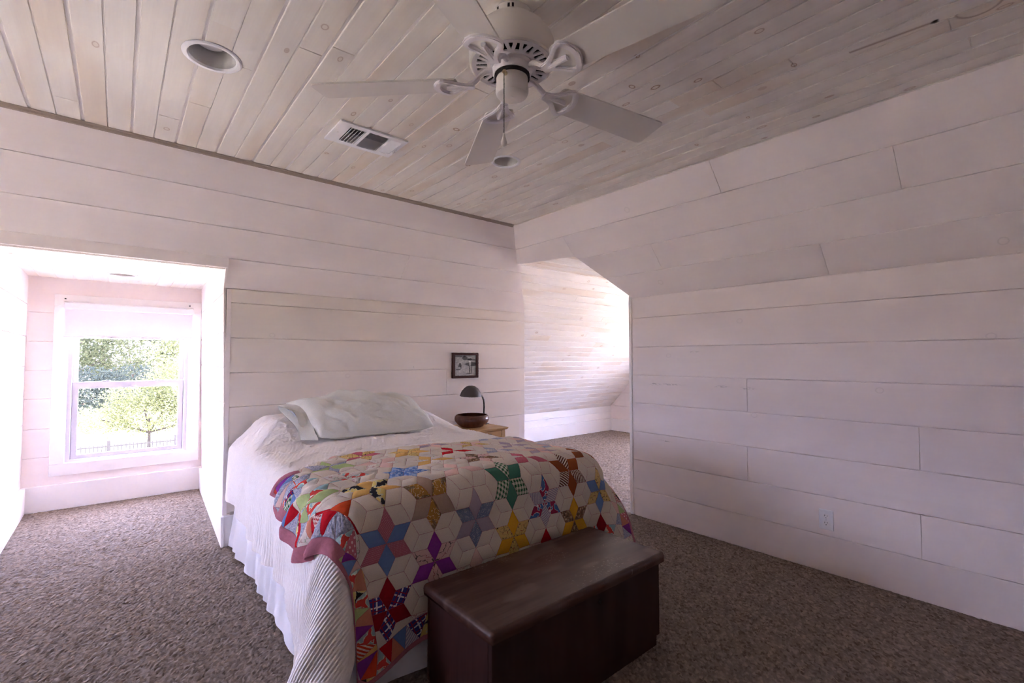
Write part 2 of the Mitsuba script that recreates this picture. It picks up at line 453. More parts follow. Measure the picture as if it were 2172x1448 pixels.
# ------------------------------------------------------------------ the room
XR, YB, ZR, ZB, ZC = 3.183, 3.662, 1.730, 1.718, 2.377
XL, YF = -2.3, -1.7                       # left and rear walls, outside the frame
TS = math.tan(SL)
LR, LB = (ZC - ZR) / sS, (ZC - ZB) / sS   # slope lengths
XC, YC = XR - (ZC - ZR) / TS, YB - (ZC - ZB) / TS
BX0, BX1, BY = -.57, .568, 5.42           # dormer bay
WX1, WY, WZ, WK = 6.64, 5.22, 2.19, .42   # wing: end wall, back knee wall, ceiling, knee height
WYC = WY - (WZ - WK) / TS
T = .012

# floor slab
struct('floor')
scene['floor'] = mikit.ply(box(XL - .2, 7.0, YF - .2, 5.8, -.16, -.012), 'm_underlay')

# right knee wall
vr = [0.0, .213, .440, .665, .8905, 1.1115, 1.334, 1.5645, ZR]
boarded('wall_right', frame((XR, 0, 0), (0, 1, 0), (0, 0, 1)), True, sbox(YF, 0.0, 2.272, ZR), vr, 'm_paint',
        butts={0: [.1], 1: [.523], 2: [1.388], 3: [.519], 4: [1.383], 5: [-.4], 6: [-.9], 7: [-.2]}, back=sbox(YF - .1, -.02, 2.300, ZR + .02), seed=2)
struct('trim_1', 'white jamb board at the end of the right wall')
scene['trim_1'] = mikit.ply(box(XR - .003, XR + .085, 2.287, 2.313, 0, 1.752, .004), 'm_trimwhite')

# right slope: cut by the wing's passage
apex, hl = (2.597, (2.078 - ZR) / sS), (3.285, (2.112 - ZR) / sS)
reg = Polygon([(YF, 0), (2.274, 0), apex, hl, (YC + .004, LR), (YF, LR)])
regb = Polygon([(YF - .1, -.04), (2.27, -.04), (2.275, 0.0), (apex[0] + .002, apex[1] + .003), (hl[0] + .03, hl[1] + .006), (YC + .25, LR + .06), (YF - .1, LR + .06)])
FR = frame((XR, 0, ZR), (0, 1, 0), (-cS, 0, sS))
vs = [0, .225, .449, .678, LR]
boarded('ceiling_right', FR, True, reg, vs, 'm_paint', butts={3: [1.305], 2: [.504, 2.6], 1: [1.9], 0: [.9]}, back=regb, thick=.05, seed=3, label='sloped boarded ceiling on the right')

# back wall behind the bed and the slope above it
vb = [0, .205, .435, .668, .914, 1.146, 1.383, 1.622, ZB]
boarded('wall_back', frame((0, YB, 0), (1, 0, 0), (0, 0, 1)), False, sbox(.574, 0, 3.243, ZB), vb, 'm_paint_cream', butts={2: [1.2], 4: [2.3]}, back=sbox(.585, -.02, 3.243, ZB + .02), seed=4)
FB = frame((0, YB, ZB), (1, 0, 0), (0, -cS, sS))
openz = .19
reg = Polygon([(XL, 0), (BX0, 0), (BX0, .239), (.5365, .239), (.5365, .10), (.548, 0), (3.240, 0), (2.957, .409), (2.872, .545), (2.79, .60), (XC + .008, LB), (XL, LB)])
regb = Polygon([(XL - .1, -.03), (BX0 - .01, -.03), (BX0 - .01, .245), (.55, .245), (.55, -.0), (3.240, -.0), (2.957, .409), (2.872, .545), (XC + .20, LB + .06), (XL - .1, LB + .06)])
boarded('ceiling_back', FB, False, reg, [0, .239, .467, .694, LB], 'm_paint', butts={1: [1.75], 3: [-.8]}, back=regb, thick=.05, seed=5, label='sloped boarded ceiling over the bed')
struct('wall_back_left')
scene['wall_back_left'] = mikit.ply(box(XL - .1, BX0 - .005, YB + .001, YB + .09, -.02, ZB + .02), 'm_paint')

# flat plank ceiling with holes for the two recessed lights
CAN = [(.248, 2.052, .098), (1.690, 2.068, .086)]
BAYCAN = (.015, 4.885, .10)
holes = unary_union([Point(x, y).buffer(r * .82, 24) for x, y, r in CAN])
px0 = -.334 - 8 * .0902
vc = [px0 + .0902 * k for k in range(60) if px0 + .0902 * k < XC - .01] + [XC + .004]
FC = frame((0, 0, ZC), (0, 1, 0), (1, 0, 0))          # u = y, v = x, normal down
VX0, VX1, VY0, VY1 = .785, 1.137, 2.195, 2.435
VENTHOLE = sbox(VY0 + .018, VX0 + .045, VY1 - .018, VX1 - .012)
reg = sbox(YF, px0, YC + .004, XC + .004).difference(unary_union([Point(y, x).buffer(r * .82, 24) for x, y, r in CAN] + [VENTHOLE]))
regb = sbox(YF - .1, XL - .1, YC + .03, XC + .03).difference(unary_union([Point(y, x).buffer(r * .80, 24) for x, y, r in CAN] + [VENTHOLE]))
pb = {}
rr = np.random.default_rng(5)
for i in range(len(vc) - 1):
    pb[i] = sorted(rr.uniform(-1.0, 2.8, 1))
pb[8 + 6], pb[8 + 7], pb[8 + 9], pb[8 + 10] = [2.48], [2.05], [1.78], [1.70]
boarded('ceiling', FC, False, reg, vc, 'm_pine', butts=pb, back=regb, part='plank', gap=(.0115, .0034), bev=.0022, jitter=.0006, thick=.05, seed=6, t=.0055, backmat='m_groove')
# far left of the ceiling, outside the frame
struct('trim_2', 'thin taupe strip between the plank ceiling and the back slope')
m = tube([(XL, YC - .006, ZC - .008), (XC - .02, YC - .006, ZC - .008)], .0115, 8)
m2 = tube([(XL, YC - .022, ZC - .003), (XC - .02, YC - .022, ZC - .003)], .006, 8)
scene['trim_2'] = mikit.ply(cat([m, m2]), 'm_taupe', smooth=40)

# walls outside the frame: rear and left
struct('wall_rear')
scene['wall_rear'] = mikit.ply(box(XL - .2, XR + .2, YF - .12, YF, -.02, ZC + .1), 'm_paint')
LWIN = (2.00, 3.00, .50, 1.66)
struct('wall_left')
lw = sbox(YF - .1, -.02, YB + .1, ZC + .1).difference(sbox(LWIN[0], LWIN[2], LWIN[1], LWIN[3]))
m = extrude(lw, .12)
m.apply_transform(frame_matrix((XL - .12, 0, 0), (0, 1, 0), (0, 0, 1), (1, 0, 0)))
scene['wall_left'] = mikit.ply(m, 'm_paint')


def sash_window(name, fr, u0, u1, v0, v1, mid, inset=.05, top_v=None):
    """Sash window in an opening; u along the wall, v up, w outward (the frame's third axis)."""
    o, eu, ev, n = fr
    M = frame_matrix(o, eu, ev, n)

    def b(nm, a0, a1, b0, b1, w0, w1, mat='m_vinyl', bev=.003):
        m = box(a0, a1, b0, b1, w0, w1, bev)
        m.apply_transform(M)
        if np.linalg.det(M[:3, :3]) < 0:
            m.invert()
        return put(nm, m, mat, name)
    e = .032
    b('jamb', u0, u0 + e, v0, v1, inset - .035, inset + .06)
    b('jamb', u1 - e, u1, v0, v1, inset - .035, inset + .06)
    b('head', u0, u1, v1 - e, v1, inset - .035, inset + .06)
    b('sill', u0, u1, v0, v0 + .022, inset - .035, inset + .07)
    a0, a1 = u0 + e, u1 - e
    st = .042
    # lower sash, nearer the room
    for nm, p in (('lower_sash_stile', (a0, a0 + st, v0 + .02, mid + .015)), ('lower_sash_stile', (a1 - st, a1, v0 + .02, mid + .015)), ('lower_sash_rail', (a0, a1, v0 + .02, v0 + .02 + .036)), ('meeting_rail', (a0, a1, mid - .045, mid + .012))):
        b(nm, *p, inset - .012, inset + .014, bev=.004)
    for nm, p in (('upper_sash_stile', (a0 - .006, a0 + .036, mid - .03, v1 - e)), ('upper_sash_stile', (a1 - .036, a1 + .006, mid - .03, v1 - e)), ('upper_sash_rail', (a0, a1, v1 - e - .036, v1 - e)), ('upper_sash_rail', (a0, a1, mid - .03, mid + .014))):
        b(nm, *p, inset + .020, inset + .044, bev=.004)
    for c in (.28, .75):
        b('sash_lock', a0 + (a1 - a0) * c - .03, a0 + (a1 - a0) * c + .03, mid + .012, mid + .022, inset - .008, inset + .010, bev=.003)
    for (q0, q1, w) in ((v0 + .05, mid - .04, inset + .002), (mid + .005, v1 - e - .03, inset + .032)):
        v = np.array([[a0 + st - .012, q0, w], [a1 - st + .012, q0, w], [a1 - st + .012, q1, w], [a0 + st - .012, q1, w]])
        m = trimesh.Trimesh(v, [[0, 1, 2], [0, 2, 3]], process=False)
        m.apply_transform(M)
        put('pane', m, 'm_glass', name)


struct('window_3', 'sash window of the left wall')
sash_window('window_3', (np.array([XL, 0, 0.]), np.array([0, 1., 0]), np.array([0, 0, 1.]), np.array([-1., 0, 0])), LWIN[0], LWIN[1], LWIN[2], LWIN[3], 1.1)

# ------------------------------------------------------------------ dormer bay with its window
WU0, WU1, WV0, WV1 = -.322, .520, .372, 1.68
byw = sbox(-.75, -.02, .85, 2.05).difference(sbox(WU0, WV0, WU1, WV1))
reg = sbox(BX0, 0, .66, 1.925).difference(sbox(WU0 - .005, WV0 - .005, WU1 + .005, WV1 + .005))
boarded('wall_bay_back', frame((0, BY, 0), (1, 0, 0), (0, 0, 1)), False, reg, [0, .205, .435, .668, .914, 1.146, 1.383, 1.622, 1.93], 'm_paint', back=byw, seed=8, gap=.0015)
# cheeks
prof = [(3.662, 0), (5.43, 0), (5.43, 1.915), (3.50, 1.915), (3.50, 1.873), (3.662, 1.718)]
profb = [(3.70, -.02), (5.44, -.02), (5.44, 1.93), (3.58, 1.93), (3.58, 1.86), (3.70, 1.745)]
cheekcuts = [0, .205, .47, .705, .942, 1.183, 1.423, 1.685, 1.94]
ang = (.645 - BX1) / (BY - YB)
euR = np.array([ang, 1, 0]); evR = np.array([-.018, 0, 1])
o = np.array([BX1 - ang * YB, 0, 0])
euR /= np.linalg.norm(euR); evR /= np.linalg.norm(evR)
nR = np.cross(euR, evR)
boarded('wall_bay_right', (o, euR, evR, nR), True, Polygon(prof), cheekcuts, 'm_paint', seed=9, back=Polygon(profb), thick=.06)
boarded('wall_bay_left', (np.array([BX0, 0, 0.]), np.array([0, 1., 0]), np.array([0, 0, 1.]), np.array([1., 0, 0])), False, Polygon(prof), cheekcuts, 'm_paint', seed=10, back=Polygon(profb), thick=.06)
# bay ceiling
vc = [-.61 + .1075 * k for k in range(13)]
hole = Point(BAYCAN[1], BAYCAN[0]).buffer(BAYCAN[2] * .82, 24)
boarded('ceiling_bay', frame((0, 0, 1.915), (0, 1, 0), (1, 0, 0)), False, sbox(3.50, BX0 - .02, BY, .68).difference(hole), vc, 'm_pine_bay', part='plank', gap=.0085, bev=.0025, t=.0055, backmat='m_groove', back=sbox(3.47, BX0 - .08, BY + .1, .75).difference(hole), thick=.05, seed=11)
struct('trim_3', 'boxed header over the dormer bay')
put('fascia', box(BX0, .536, 3.490, 3.512, 1.829, 1.895, .002), 'm_paint', 'trim_3')
put('beam', box(BX0, .540, 3.512, 3.600, 1.834, 1.915, .002), 'm_rawwood', 'trim_3', label='raw grey underside of the header')
put('strip', box(.28, .545, 3.600, 3.622, 1.846, 1.915, .002), 'm_rawwood', 'trim_3')
for nm, mesh in (('baseboard_bay_back', box(BX0, .66, BY - .025, BY, 0, .208, .003)), ('baseboard_bay_left', box(BX0, BX0 + .03, YB - .02, BY - .02, 0, .208, .003))):
    struct(nm)
    scene[nm] = mikit.ply(mesh, 'm_trimwhite')
struct('baseboard_bay_right')
m = box(3.628, BY - .02, 0, .200, 0, .019, .003)       # u, v, w
m.vertices[:, 2] *= -1
m.invert()
m.apply_transform(frame_matrix(o, euR, evR, nR))
M_ = m
scene['baseboard_bay_right'] = mikit.ply(m, 'm_trimwhite')
struct('baseboard_back')
scene['baseboard_back'] = mikit.ply(box(.5495, 3.25, 3.630, 3.6615, 0, .198, .003), 'm_trimwhite')
put('shim', box(.60, 3.0, 3.640, 3.660, .1985, .216, .001), 'm_rawwood', 'baseboard_back', label='rough grey wood showing above the baseboard')
struct('trim_4', 'corner strip where the bed wall meets the dormer')
scene['trim_4'] = mikit.ply(box(.556, .583, YB - .004, YB + .016, .20, 1.714, .002), 'm_paint')

struct('window_1', 'white double-hung window in the dormer bay')
sash_window('window_1', (np.array([0, BY, 0.]), np.array([1., 0, 0]), np.array([0, 0, 1.]), np.array([0, 1., 0])), WU0, WU1, WV0, WV1, 1.03, .045)
for nm, q in (('casing', (-.412, WU0, WV0, WV1)), ('casing', (WU1, .612, WV0, WV1)), ('casing', (-.412, .612, WV1, 1.778)), ('casing', (-.412, .612, .275, WV0))):
    put(nm, box(q[0], q[1], BY - .018, BY, q[2], q[3], .002), 'm_trimwhite', 'window_1')
for q in ((WU0 - .001, WU0 + .004, WV0, WV1), (WU1 - .004, WU1 + .001, WV0, WV1), (WU0, WU1, WV0 - .001, WV0 + .004)):
    put('return', box(q[0], q[1], BY - .010, BY + .10, q[2], q[3]), 'm_trimwhite', 'window_1')

# roller blind
rb = thing('roller_blind', 'white roller blind half drawn over the dormer window', 'blind')
put('cassette', rbox(-.352, .545, 5.335, 5.398, 1.652, 1.715, .016), 'm_plastic', rb, smooth=40)
cl = []
N = 40
xs = np.linspace(-.346, .538, N)
zs = np.linspace(1.432, 1.665, 12)
gx, gz = np.meshgrid(xs, zs)
gy = 5.360 + .0025 * np.sin(gx * 9 + 1) * (1.67 - gz) * 4 - .004 * (1.66 - gz)
vtx = np.stack([gx, gy, gz], -1).reshape(-1, 3)
ii, jj = np.meshgrid(np.arange(11), np.arange(N - 1), indexing='ij')
q = np.stack([ii * N + jj, ii * N + jj + 1, (ii + 1) * N + jj + 1, (ii + 1) * N + jj], -1).reshape(-1, 4)
put('cloth', (vtx, q), 'm_blind', rb, smooth=True)
put('hem_bar', rbox(-.347, .539, 5.352, 5.364, 1.418, 1.438, .005), 'm_plastic', rb, smooth=40, label='bottom bar of the blind')
for x in (-.352, .528):
    put('bracket', box(x, x + .018, 5.345, 5.400, 1.66, 1.72, .002), 'm_trimwhite', rb)
for x, c in ((-.345, 'left'), (.518, 'right')):
    k = put('screw', lathe([(0, .004), (.004, .003), (.006, 0)], 10), 'm_black')
    m = lathe([(0, .004), (.004, .003), (.006, 0)], 10)
    m.apply_transform(trimesh.transformations.rotation_matrix(math.pi / 2, [1, 0, 0]))
    m.apply_translation([x, BY - .018, 1.744])
    scene[k] = mikit.ply(m, 'm_black')
    tag(k, f'small black screw at the {c} end above the roller blind', 'screw')

# ------------------------------------------------------------------ wing room beyond the passage
FW = frame((0, WY, WK), (1, 0, 0), (0, -cS, sS))
LW_ = (WZ - WK) / sS
vw = [.0902 * k for k in range(int(LW_ / .0902) + 1)] + [LW_ + .01]
boarded('ceiling_wing_slope', FW, False, sbox(2.6, 0, WX1, LW_), vw, 'm_pine_wing', part='plank', gap=.0065, bev=.0025, t=.0055, jitter=.0006, backmat='m_groove', back=sbox(2.5, -.05, WX1 + .1, LW_ + .05), thick=.05, seed=12, label='sloping plank ceiling seen through the passage',
        butts={i: [float(x)] for i, x in zip(range(2, 27, 3), np.random.default_rng(3).uniform(3.8, 6.0, 9))})
vw = [.9 + .0902 * k for k in range(60) if .9 + .0902 * k < WYC] + [WYC + .01]
boarded('ceiling_wing', frame((0, 0, WZ), (1, 0, 0), (0, -1, 0)), False, sbox(2.80, -WYC, WX1, -.9), [-v for v in vw[::-1]], 'm_pine_wing', part='plank', gap=.0065, bev=.0025, t=.0055, jitter=.0006, backmat='m_groove', back=sbox(2.80, -WYC - .06, WX1 + .1, -.8), thick=.05, seed=13, label='flat plank ceiling of the next room')
boarded('wall_wing_back', frame((0, WY, 0), (1, 0, 0), (0, 0, 1)), False, sbox(3.2, 0, WX1, WK), [0, .205, .315, WK], 'm_trimwhite', back=sbox(3.1, -.02, WX1 + .1, WK + .02), seed=14)
wend = Polygon([(.8, 0), (WY, 0), (WY, WK), (WYC, WZ), (.8, WZ)])
EW = (2.05, 3.65, .50, 1.80)
ehole = sbox(EW[0], EW[2], EW[1], EW[3])
FE = (np.array([WX1, 0, 0.]), np.array([0, 1., 0]), np.array([0, 0, 1.]), np.array([1., 0, 0]))
boarded('wall_wing_end', FE, True, wend.difference(ehole), [0, .205, .43, .66, .9, 1.14, 1.38, 1.62, 1.86, 2.2], 'm_paint', butts={2: [4.62], 3: [4.2]}, back=wend.buffer(.08, join_style=2).intersection(sbox(-1, -.02, 9, 9)).difference(ehole), seed=15)
struct('window_2', 'sash window in the end wall of the next room')
sash_window('window_2', FE, EW[0], EW[1], EW[2], EW[3], 1.15, .04)
for nm, mesh in (('baseboard_wing_back', box(3.24, WX1, WY - .018, WY, 0, .205, .003)), ('baseboard_wing_end', box(WX1 - .018, WX1, .8, WY - .018, 0, .205, .003))):
    struct(nm)
    scene[nm] = mikit.ply(mesh, 'm_trimwhite')
struct('wall_wing_left')
scene['wall_wing_left'] = mikit.ply(box(3.17, 3.243, YB + .001, WY + .1, -.02, ZR + .01), 'm_paint')
# closing piece on the roof plane between the two back slopes
zq = np.array([ZR - .02, 2.112])
ys0, ys1 = YB - (zq - ZB) / TS, WY - (zq - WK) / TS + .05
P = Polygon([(ys0[0] + .06, (zq[0] - ZR) / sS), (ys1[0], (zq[0] - ZR) / sS), (ys1[1], (zq[1] - ZR) / sS), (ys0[1] + .06, (zq[1] - ZR) / sS)])
m = extrude(P, .05)
m.apply_translation([0, 0, .034])
m.apply_transform(frame_matrix(*FR))
struct('wall_wing_upper')
scene['wall_wing_upper'] = mikit.ply(m, 'm_paint')
struct('wall_wing_slope_left')
P = Polygon([(3.2, (2.125 - ZR) / sS), (4.4, (2.125 - ZR) / sS), (4.4, (WZ + .2 - ZR) / sS), (3.2, (WZ + .2 - ZR) / sS)])
m = extrude(P, .04)
m.apply_translation([0, 0, .020])
m.apply_transform(frame_matrix(*FR))
scene['wall_wing_slope_left'] = mikit.ply(m, 'm_paint')
struct('wall_wing_front')
scene['wall_wing_front'] = mikit.ply(box(3.26, WX1 + .1, .8, .9, -.02, WZ + .1), 'm_paint')

# ------------------------------------------------------------------ carpet


def carpet():
    r = np.random.default_rng(21)
    V, Fc, C = [], [], []
    base = 0
    yarn = np.array([[.150, .118, .095], [.215, .175, .145], [.095, .070, .054], [.175, .142, .120]]) * 1.15
    for x0, x1, y0, y1, h, cell in ((-.9, 3.19, .95, 3.66, .0062, .0105), (-.9, 3.19, -.30, .955, .0066, .0105), (BX0 - .01, .66, 3.66, 5.43, .0075, .0105), (3.19, WX1 + .01, 2.0, WY + .01, .011, .014)):
        nx, ny = int((x1 - x0) / h) + 1, int((y1 - y0) / h) + 1
        gx, gy = np.meshgrid(np.linspace(x0, x1, nx), np.linspace(y0, y1, ny), indexing='ij')
        kx, ky = int((x1 - x0) / cell) + 2, int((y1 - y0) / cell) + 2
        tx, ty = np.meshgrid(x0 + np.arange(kx) * cell, y0 + np.arange(ky) * cell, indexing='ij')
        t = np.stack([tx.ravel(), ty.ravel()], 1) + r.uniform(-.55, .55, (kx * ky, 2)) * cell
        d, i = cKDTree(t).query(np.stack([gx.ravel(), gy.ravel()], 1))
        hgt = r.uniform(.6, 1.15, len(t))
        lean = r.normal(0, .0022, (len(t), 2))
        bump = np.clip(1 - (d / (cell * .72)) ** 2, 0, 1)
        z = -.004 + .0085 * bump * hgt[i] + .003 * (meshkit.fbm(np.stack([gx.ravel() * 3, gy.ravel() * 3, gx.ravel() * 0], 1), 3, seed=4) - .5)
        px = gx.ravel() + lean[i, 0] * bump
        py = gy.ravel() + lean[i, 1] * bump
        tone = r.choice(4, len(t), p=[.42, .26, .14, .18])
        col = yarn[tone][i] * r.uniform(.86, 1.14, len(t))[i, None]
        a, b = np.meshgrid(np.arange(nx - 1), np.arange(ny - 1), indexing='ij')
        q = np.stack([a * ny + b, (a + 1) * ny + b, (a + 1) * ny + b + 1, a * ny + b + 1], -1).reshape(-1, 4)
        cx, cy = gx.ravel()[q].mean(1), gy.ravel()[q].mean(1)
        q = q[~((cx > .78) & (cx < 2.05) & (cy > 1.85) & (cy < 3.6))]
        V.append(np.stack([px, py, z], 1)); Fc.append(q + base); C.append(col)
        base += len(px)
    return (np.vstack(V), np.vstack(Fc)), np.vstack(C)


cm, cc = carpet()
put('carpet', cm, 'm_carpet', 'floor', smooth=True, color=cc, kind='stuff', label='brown cut-pile carpet')
labels['floor']['label'] = 'floor of the attic room'

# ------------------------------------------------------------------ outlets


def outlet(to, label):
    k = thing('wall_outlet', label, 'outlet')

    def p(nm, m, mat, **kw):
        m.apply_transform(to)
        put(nm, m, mat, k, **kw)
    p('cover_plate', box(-.037, .037, -.058, .058, 0, .006, .003), 'm_plastic')
    for c in (.0195, -.0195):
        q = Point(0, 0).buffer(.0172, 16).intersection(sbox(-.0172, -.0135, .0172, .0135))
        m = extrude(q, .0026); m.apply_translation([0, c, .0055]); p('receptacle', m, 'm_trimwhite')
        for x, h in ((-.0063, .0085), (.0063, .0070)):
            p('slot', box(x - .0013, x + .0013, c + .004 - h / 2, c + .004 + h / 2, .0070, .0086), 'm_black')
        m = trimesh.creation.cylinder(.0026, .002, sections=10); m.apply_translation([0, c - .0075, .0076]); p('ground_hole', m, 'm_black')
    m = trimesh.creation.cylinder(.003, .002, sections=10); m.apply_translation([0, 0, .0066]); p('screw', m, 'm_chrome')


outlet(frame_matrix((XR - .0005, .945, .306), (0, -1, 0), (0, 0, 1), (-1, 0, 0)), 'white duplex outlet low on the boarded wall right of the chest')
outlet(frame_matrix((5.054, WY - .0005, .312), (0, 0, 1), (-1, 0, 0), (0, -1, 0)), 'white outlet mounted sideways on the low wall of the next room')

# ------------------------------------------------------------------ ceiling lights, vent


def downlight(x, y, z, r, label, bulb=True):
    k = thing('recessed_light', label, 'recessed light', None)
    ri = r * .78
    put('trim_ring', lathe([(ri, .004), (ri + .004, -.004), (r * .93, -.0055), (r, -.002), (r, .001)], 56, (x, y, z)), 'm_plastic', k, smooth=40)
    put('baffle', lathe([(ri, .003), (ri * .97, .02), (ri * .86, .075), (ri * .80, .11), (0, .112)], 56, (x, y, z)), 'm_can_inside', k, smooth=40)
    if bulb:
        put('bulb', lathe([(0, .040), (ri * .35, .042), (ri * .58, .050), (ri * .66, .062), (ri * .60, .085), (ri * .3, .11)], 40, (x - .006, y + .004, z)), 'm_bulb', k, smooth=True, label='frosted flood bulb')


downlight(CAN[0][0], CAN[0][1], ZC, CAN[0][2], 'white recessed ceiling light with a frosted bulb, left of the fan')
downlight(CAN[1][0], CAN[1][1], ZC, CAN[1][2], 'white recessed ceiling light behind the pull chain of the fan', False)
downlight(BAYCAN[0], BAYCAN[1], 1.915, BAYCAN[2], 'white recessed light in the dormer ceiling above the window', False)

vt = thing('ceiling_vent', 'white three-way air vent register in the plank ceiling behind the fan', 'vent')
opens = [(.845, .925, 2.230, 2.400), (.940, 1.045, 2.222, 2.408), (1.058, 1.118, 2.230, 2.400)]
P = sbox(VX0, VY0, VX1, VY1)
for q in opens:
    P = P.difference(sbox(q[0], q[2], q[1], q[3]))
m = extrude(P, .008); m.apply_translation([0, 0, ZC - .0085])
put('face_plate', m, 'm_plastic', vt)
dx0, dx1, dy0, dy1, dz = VX0 + .044, VX1 - .011, VY0 + .017, VY1 - .017, ZC + .30
put('duct', cat([box(dx0 - .002, dx0, dy0, dy1, ZC + .001, dz), box(dx1, dx1 + .002, dy0, dy1, ZC + .001, dz), box(dx0, dx1, dy0 - .002, dy0, ZC + .001, dz), box(dx0, dx1, dy1, dy1 + .002, ZC + .001, dz), box(dx0, dx1, dy0, dy1, dz, dz + .002)]), 'm_galvanised', vt, label='sheet-metal duct behind the louvres')


def louvre(x0, x1, y0, y1, tilt, axis, mat='m_plastic'):
    w = (y1 - y0) if axis == 'x' else (x1 - x0)
    m = box(x0, x1, y0, y1, -.0006, .0006)
    c = np.array([(x0 + x1) / 2, (y0 + y1) / 2, 0])
    m.apply_transform(trimesh.transformations.rotation_matrix(tilt, [1, 0, 0] if axis == 'x' else [0, 1, 0], c))
    m.apply_translation([0, 0, ZC - .0065])
    put('louvre', m, mat, vt)


for i in range(5):
    a = .850 + i * .016
    louvre(a, a + .010, 2.230, 2.400, -.80, 'y')
for i in range(14):
    a = 2.226 + i * .013
    louvre(.940, 1.045, a, a + .0085, .45, 'x')
for i in range(5):
    a = 1.059 + i * .012
    louvre(a, a + .0085, 2.230, 2.400, .62, 'y')
put('lever', box(1.122, 1.126, 2.330, 2.350, ZC - .020, ZC - .008, .001), 'm_can_inside', vt)
for x in (.812, 1.128):
    m = trimesh.creation.cylinder(.003, .002, sections=10); m.apply_translation([x, 2.315, ZC - .009]); put('screw', m, 'm_can_inside', vt)

# ------------------------------------------------------------------ ceiling fan
fan = thing('ceiling_fan', 'five-blade white hugger ceiling fan with a pull chain', 'ceiling fan')
FX, FY, FP = .974, 1.160, math.radians(135.73)
AT = (FX, FY, 0)
put('canopy', lathe([(0, ZC), (.066, ZC - .001), (.066, ZC - .030), (.062, ZC - .036), (0, ZC - .037)], 56, AT), 'm_fan', fan, smooth=40)
for a in (2.5, 3.1, 3.3):
    m = box(.063, .0672, -.0035, .0035, ZC - .022, ZC - .008)
    m.apply_transform(trimesh.transformations.rotation_matrix(a + .75, [0, 0, 1])); m.apply_translation(AT)
    put('canopy_slot', m, 'm_black', fan)
put('motor_housing', lathe([(.05, 2.345), (.084, 2.343), (.090, 2.338), (.092, 2.331), (.098, 2.328), (.117, 2.312), (.132, 2.292), (.1395, 2.272), (.142, 2.250), (.142, 2.215), (.1395, 2.207), (.134, 2.204), (.130, 2.206)], 72, AT), 'm_fan', fan, smooth=40)
ring = Point(0, 0).buffer(.132, 48).difference(Point(0, 0).buffer(.060, 32))
cuts = []
for i in range(30):
    a = i * 2 * math.pi / 30
    r0, r1 = (.083, .117) if i % 2 == 0 else (.092, .117)
    w0, w1 = (.0062, .0036) if i % 2 == 0 else (.0018, .0072)
    c, s = math.cos(a), math.sin(a)
    cuts.append(Polygon([(r0 * c - y * s, r0 * s + y * c) for y in (-w0, w0)] + [(r1 * c - y * s, r1 * s + y * c) for y in (w1, -w1)]).buffer(.0008))
m = extrude(ring.difference(unary_union(cuts)), .005); m.apply_translation([FX, FY, 2.203])
put('vent_grille', m, 'm_fan_iron', fan, smooth=30)
put('motor', lathe([(0, 2.216), (.128, 2.216), (.128, 2.24), (0, 2.24)], 48, AT), 'm_black', fan)
put('flywheel', lathe([(0, 2.205), (.072, 2.205), (.073, 2.198), (.066, 2.192), (.064, 2.178), (.060, 2.172), (0, 2.172)], 56, AT), 'm_fan_iron', fan, smooth=40)
put('gasket', lathe([(0, 2.174), (.0585, 2.174), (.0585, 2.162), (0, 2.162)], 48, AT), 'm_black', fan, label='dark gap ring above the switch cup')
put('switch_cup', lathe([(0, 2.166), (.0505, 2.166), (.0520, 2.160), (.0520, 2.128), (.0540, 2.126), (.0540, 2.115), (.0500, 2.1055), (.040, 2.1015), (.006, 2.1005), (.005, 2.0985), (0, 2.098)], 64, AT), 'm_fan', fan, smooth=35)
RM = trimesh.transformations.rotation_matrix
iron_out = Polygon([(.128, -.014), (.150, -.017), (.175, -.030), (.200, -.052), (.216, -.062), (.226, -.061), (.242, -.045), (.254, -.022), (.258, 0), (.254, .022), (.242, .045), (.226, .061), (.216, .062), (.200, .052), (.175, .030), (.150, .017), (.128, .014)]).buffer(.003)
iron_in = unary_union([Polygon([(.168, .0105), (.190, .026), (.208, .043), (.218, .046), (.228, .034), (.237, .014), (.238, 0.0), (.219, 0.0), (.217, .0085)]),
                       Polygon([(.168, -.0105), (.190, -.026), (.208, -.043), (.218, -.046), (.228, -.034), (.237, -.014), (.238, 0.0), (.219, 0.0), (.217, -.0085)])]).buffer(.0012).buffer(-.0012)
blade_poly = Polygon([(.178, -.040), (.184, -.050), (.195, -.0545), (.64, -.0665), (.651, -.064), (.658, -.054), (.660, -.04), (.660, .04), (.658, .054), (.651, .064), (.64, .0665), (.195, .0545), (.184, .050), (.178, .040)]).buffer(.006).buffer(-.006)
for k in range(5):
    A = FP - k * 2 * math.pi / 5
    pitch = RM(math.radians(FAN_PITCH := -12), [1, 0, 0])
    R = trimesh.transformations.translation_matrix([FX, FY, 2.146]) @ RM(A, [0, 0, 1]) @ pitch
    b = extrude(blade_poly, .0055)
    b.apply_transform(R)
    bk = put('blade', b, 'm_fan', fan, smooth=30)
    i1 = extrude(iron_out.difference(iron_in), .006); i1.apply_translation([0, 0, -.0062])
    i2 = extrude(iron_out.buffer(-.0035).difference(iron_in.buffer(.003)), .003); i2.apply_translation([0, 0, -.009])
    pth = np.array([(.060, 0, .042), (.085, 0, .040), (.105, 0, .028), (.125, 0, .010), (.150, 0, -.003), (.190, 0, -.006), (.217, 0, -.006)])
    arm = tube(pth, [.0085, .0085, .0085, .0085, .008, .0075, .007], 10)
    m = cat([i1, i2, arm])
    m.apply_transform(R)
    put('blade_iron', m, 'm_fan_iron', fan, smooth=35, label='ornate bracket holding the blade')
CX, CY = FX - .0505, FY - .026
put('chain_outlet', tube([(CX + .012, CY + .006, 2.150), (CX - .008, CY - .004, 2.150)], .0065, 12), 'm_brass', fan, smooth=40)
beads = [trimesh.creation.icosphere(1, .0019) for _ in range(44)]
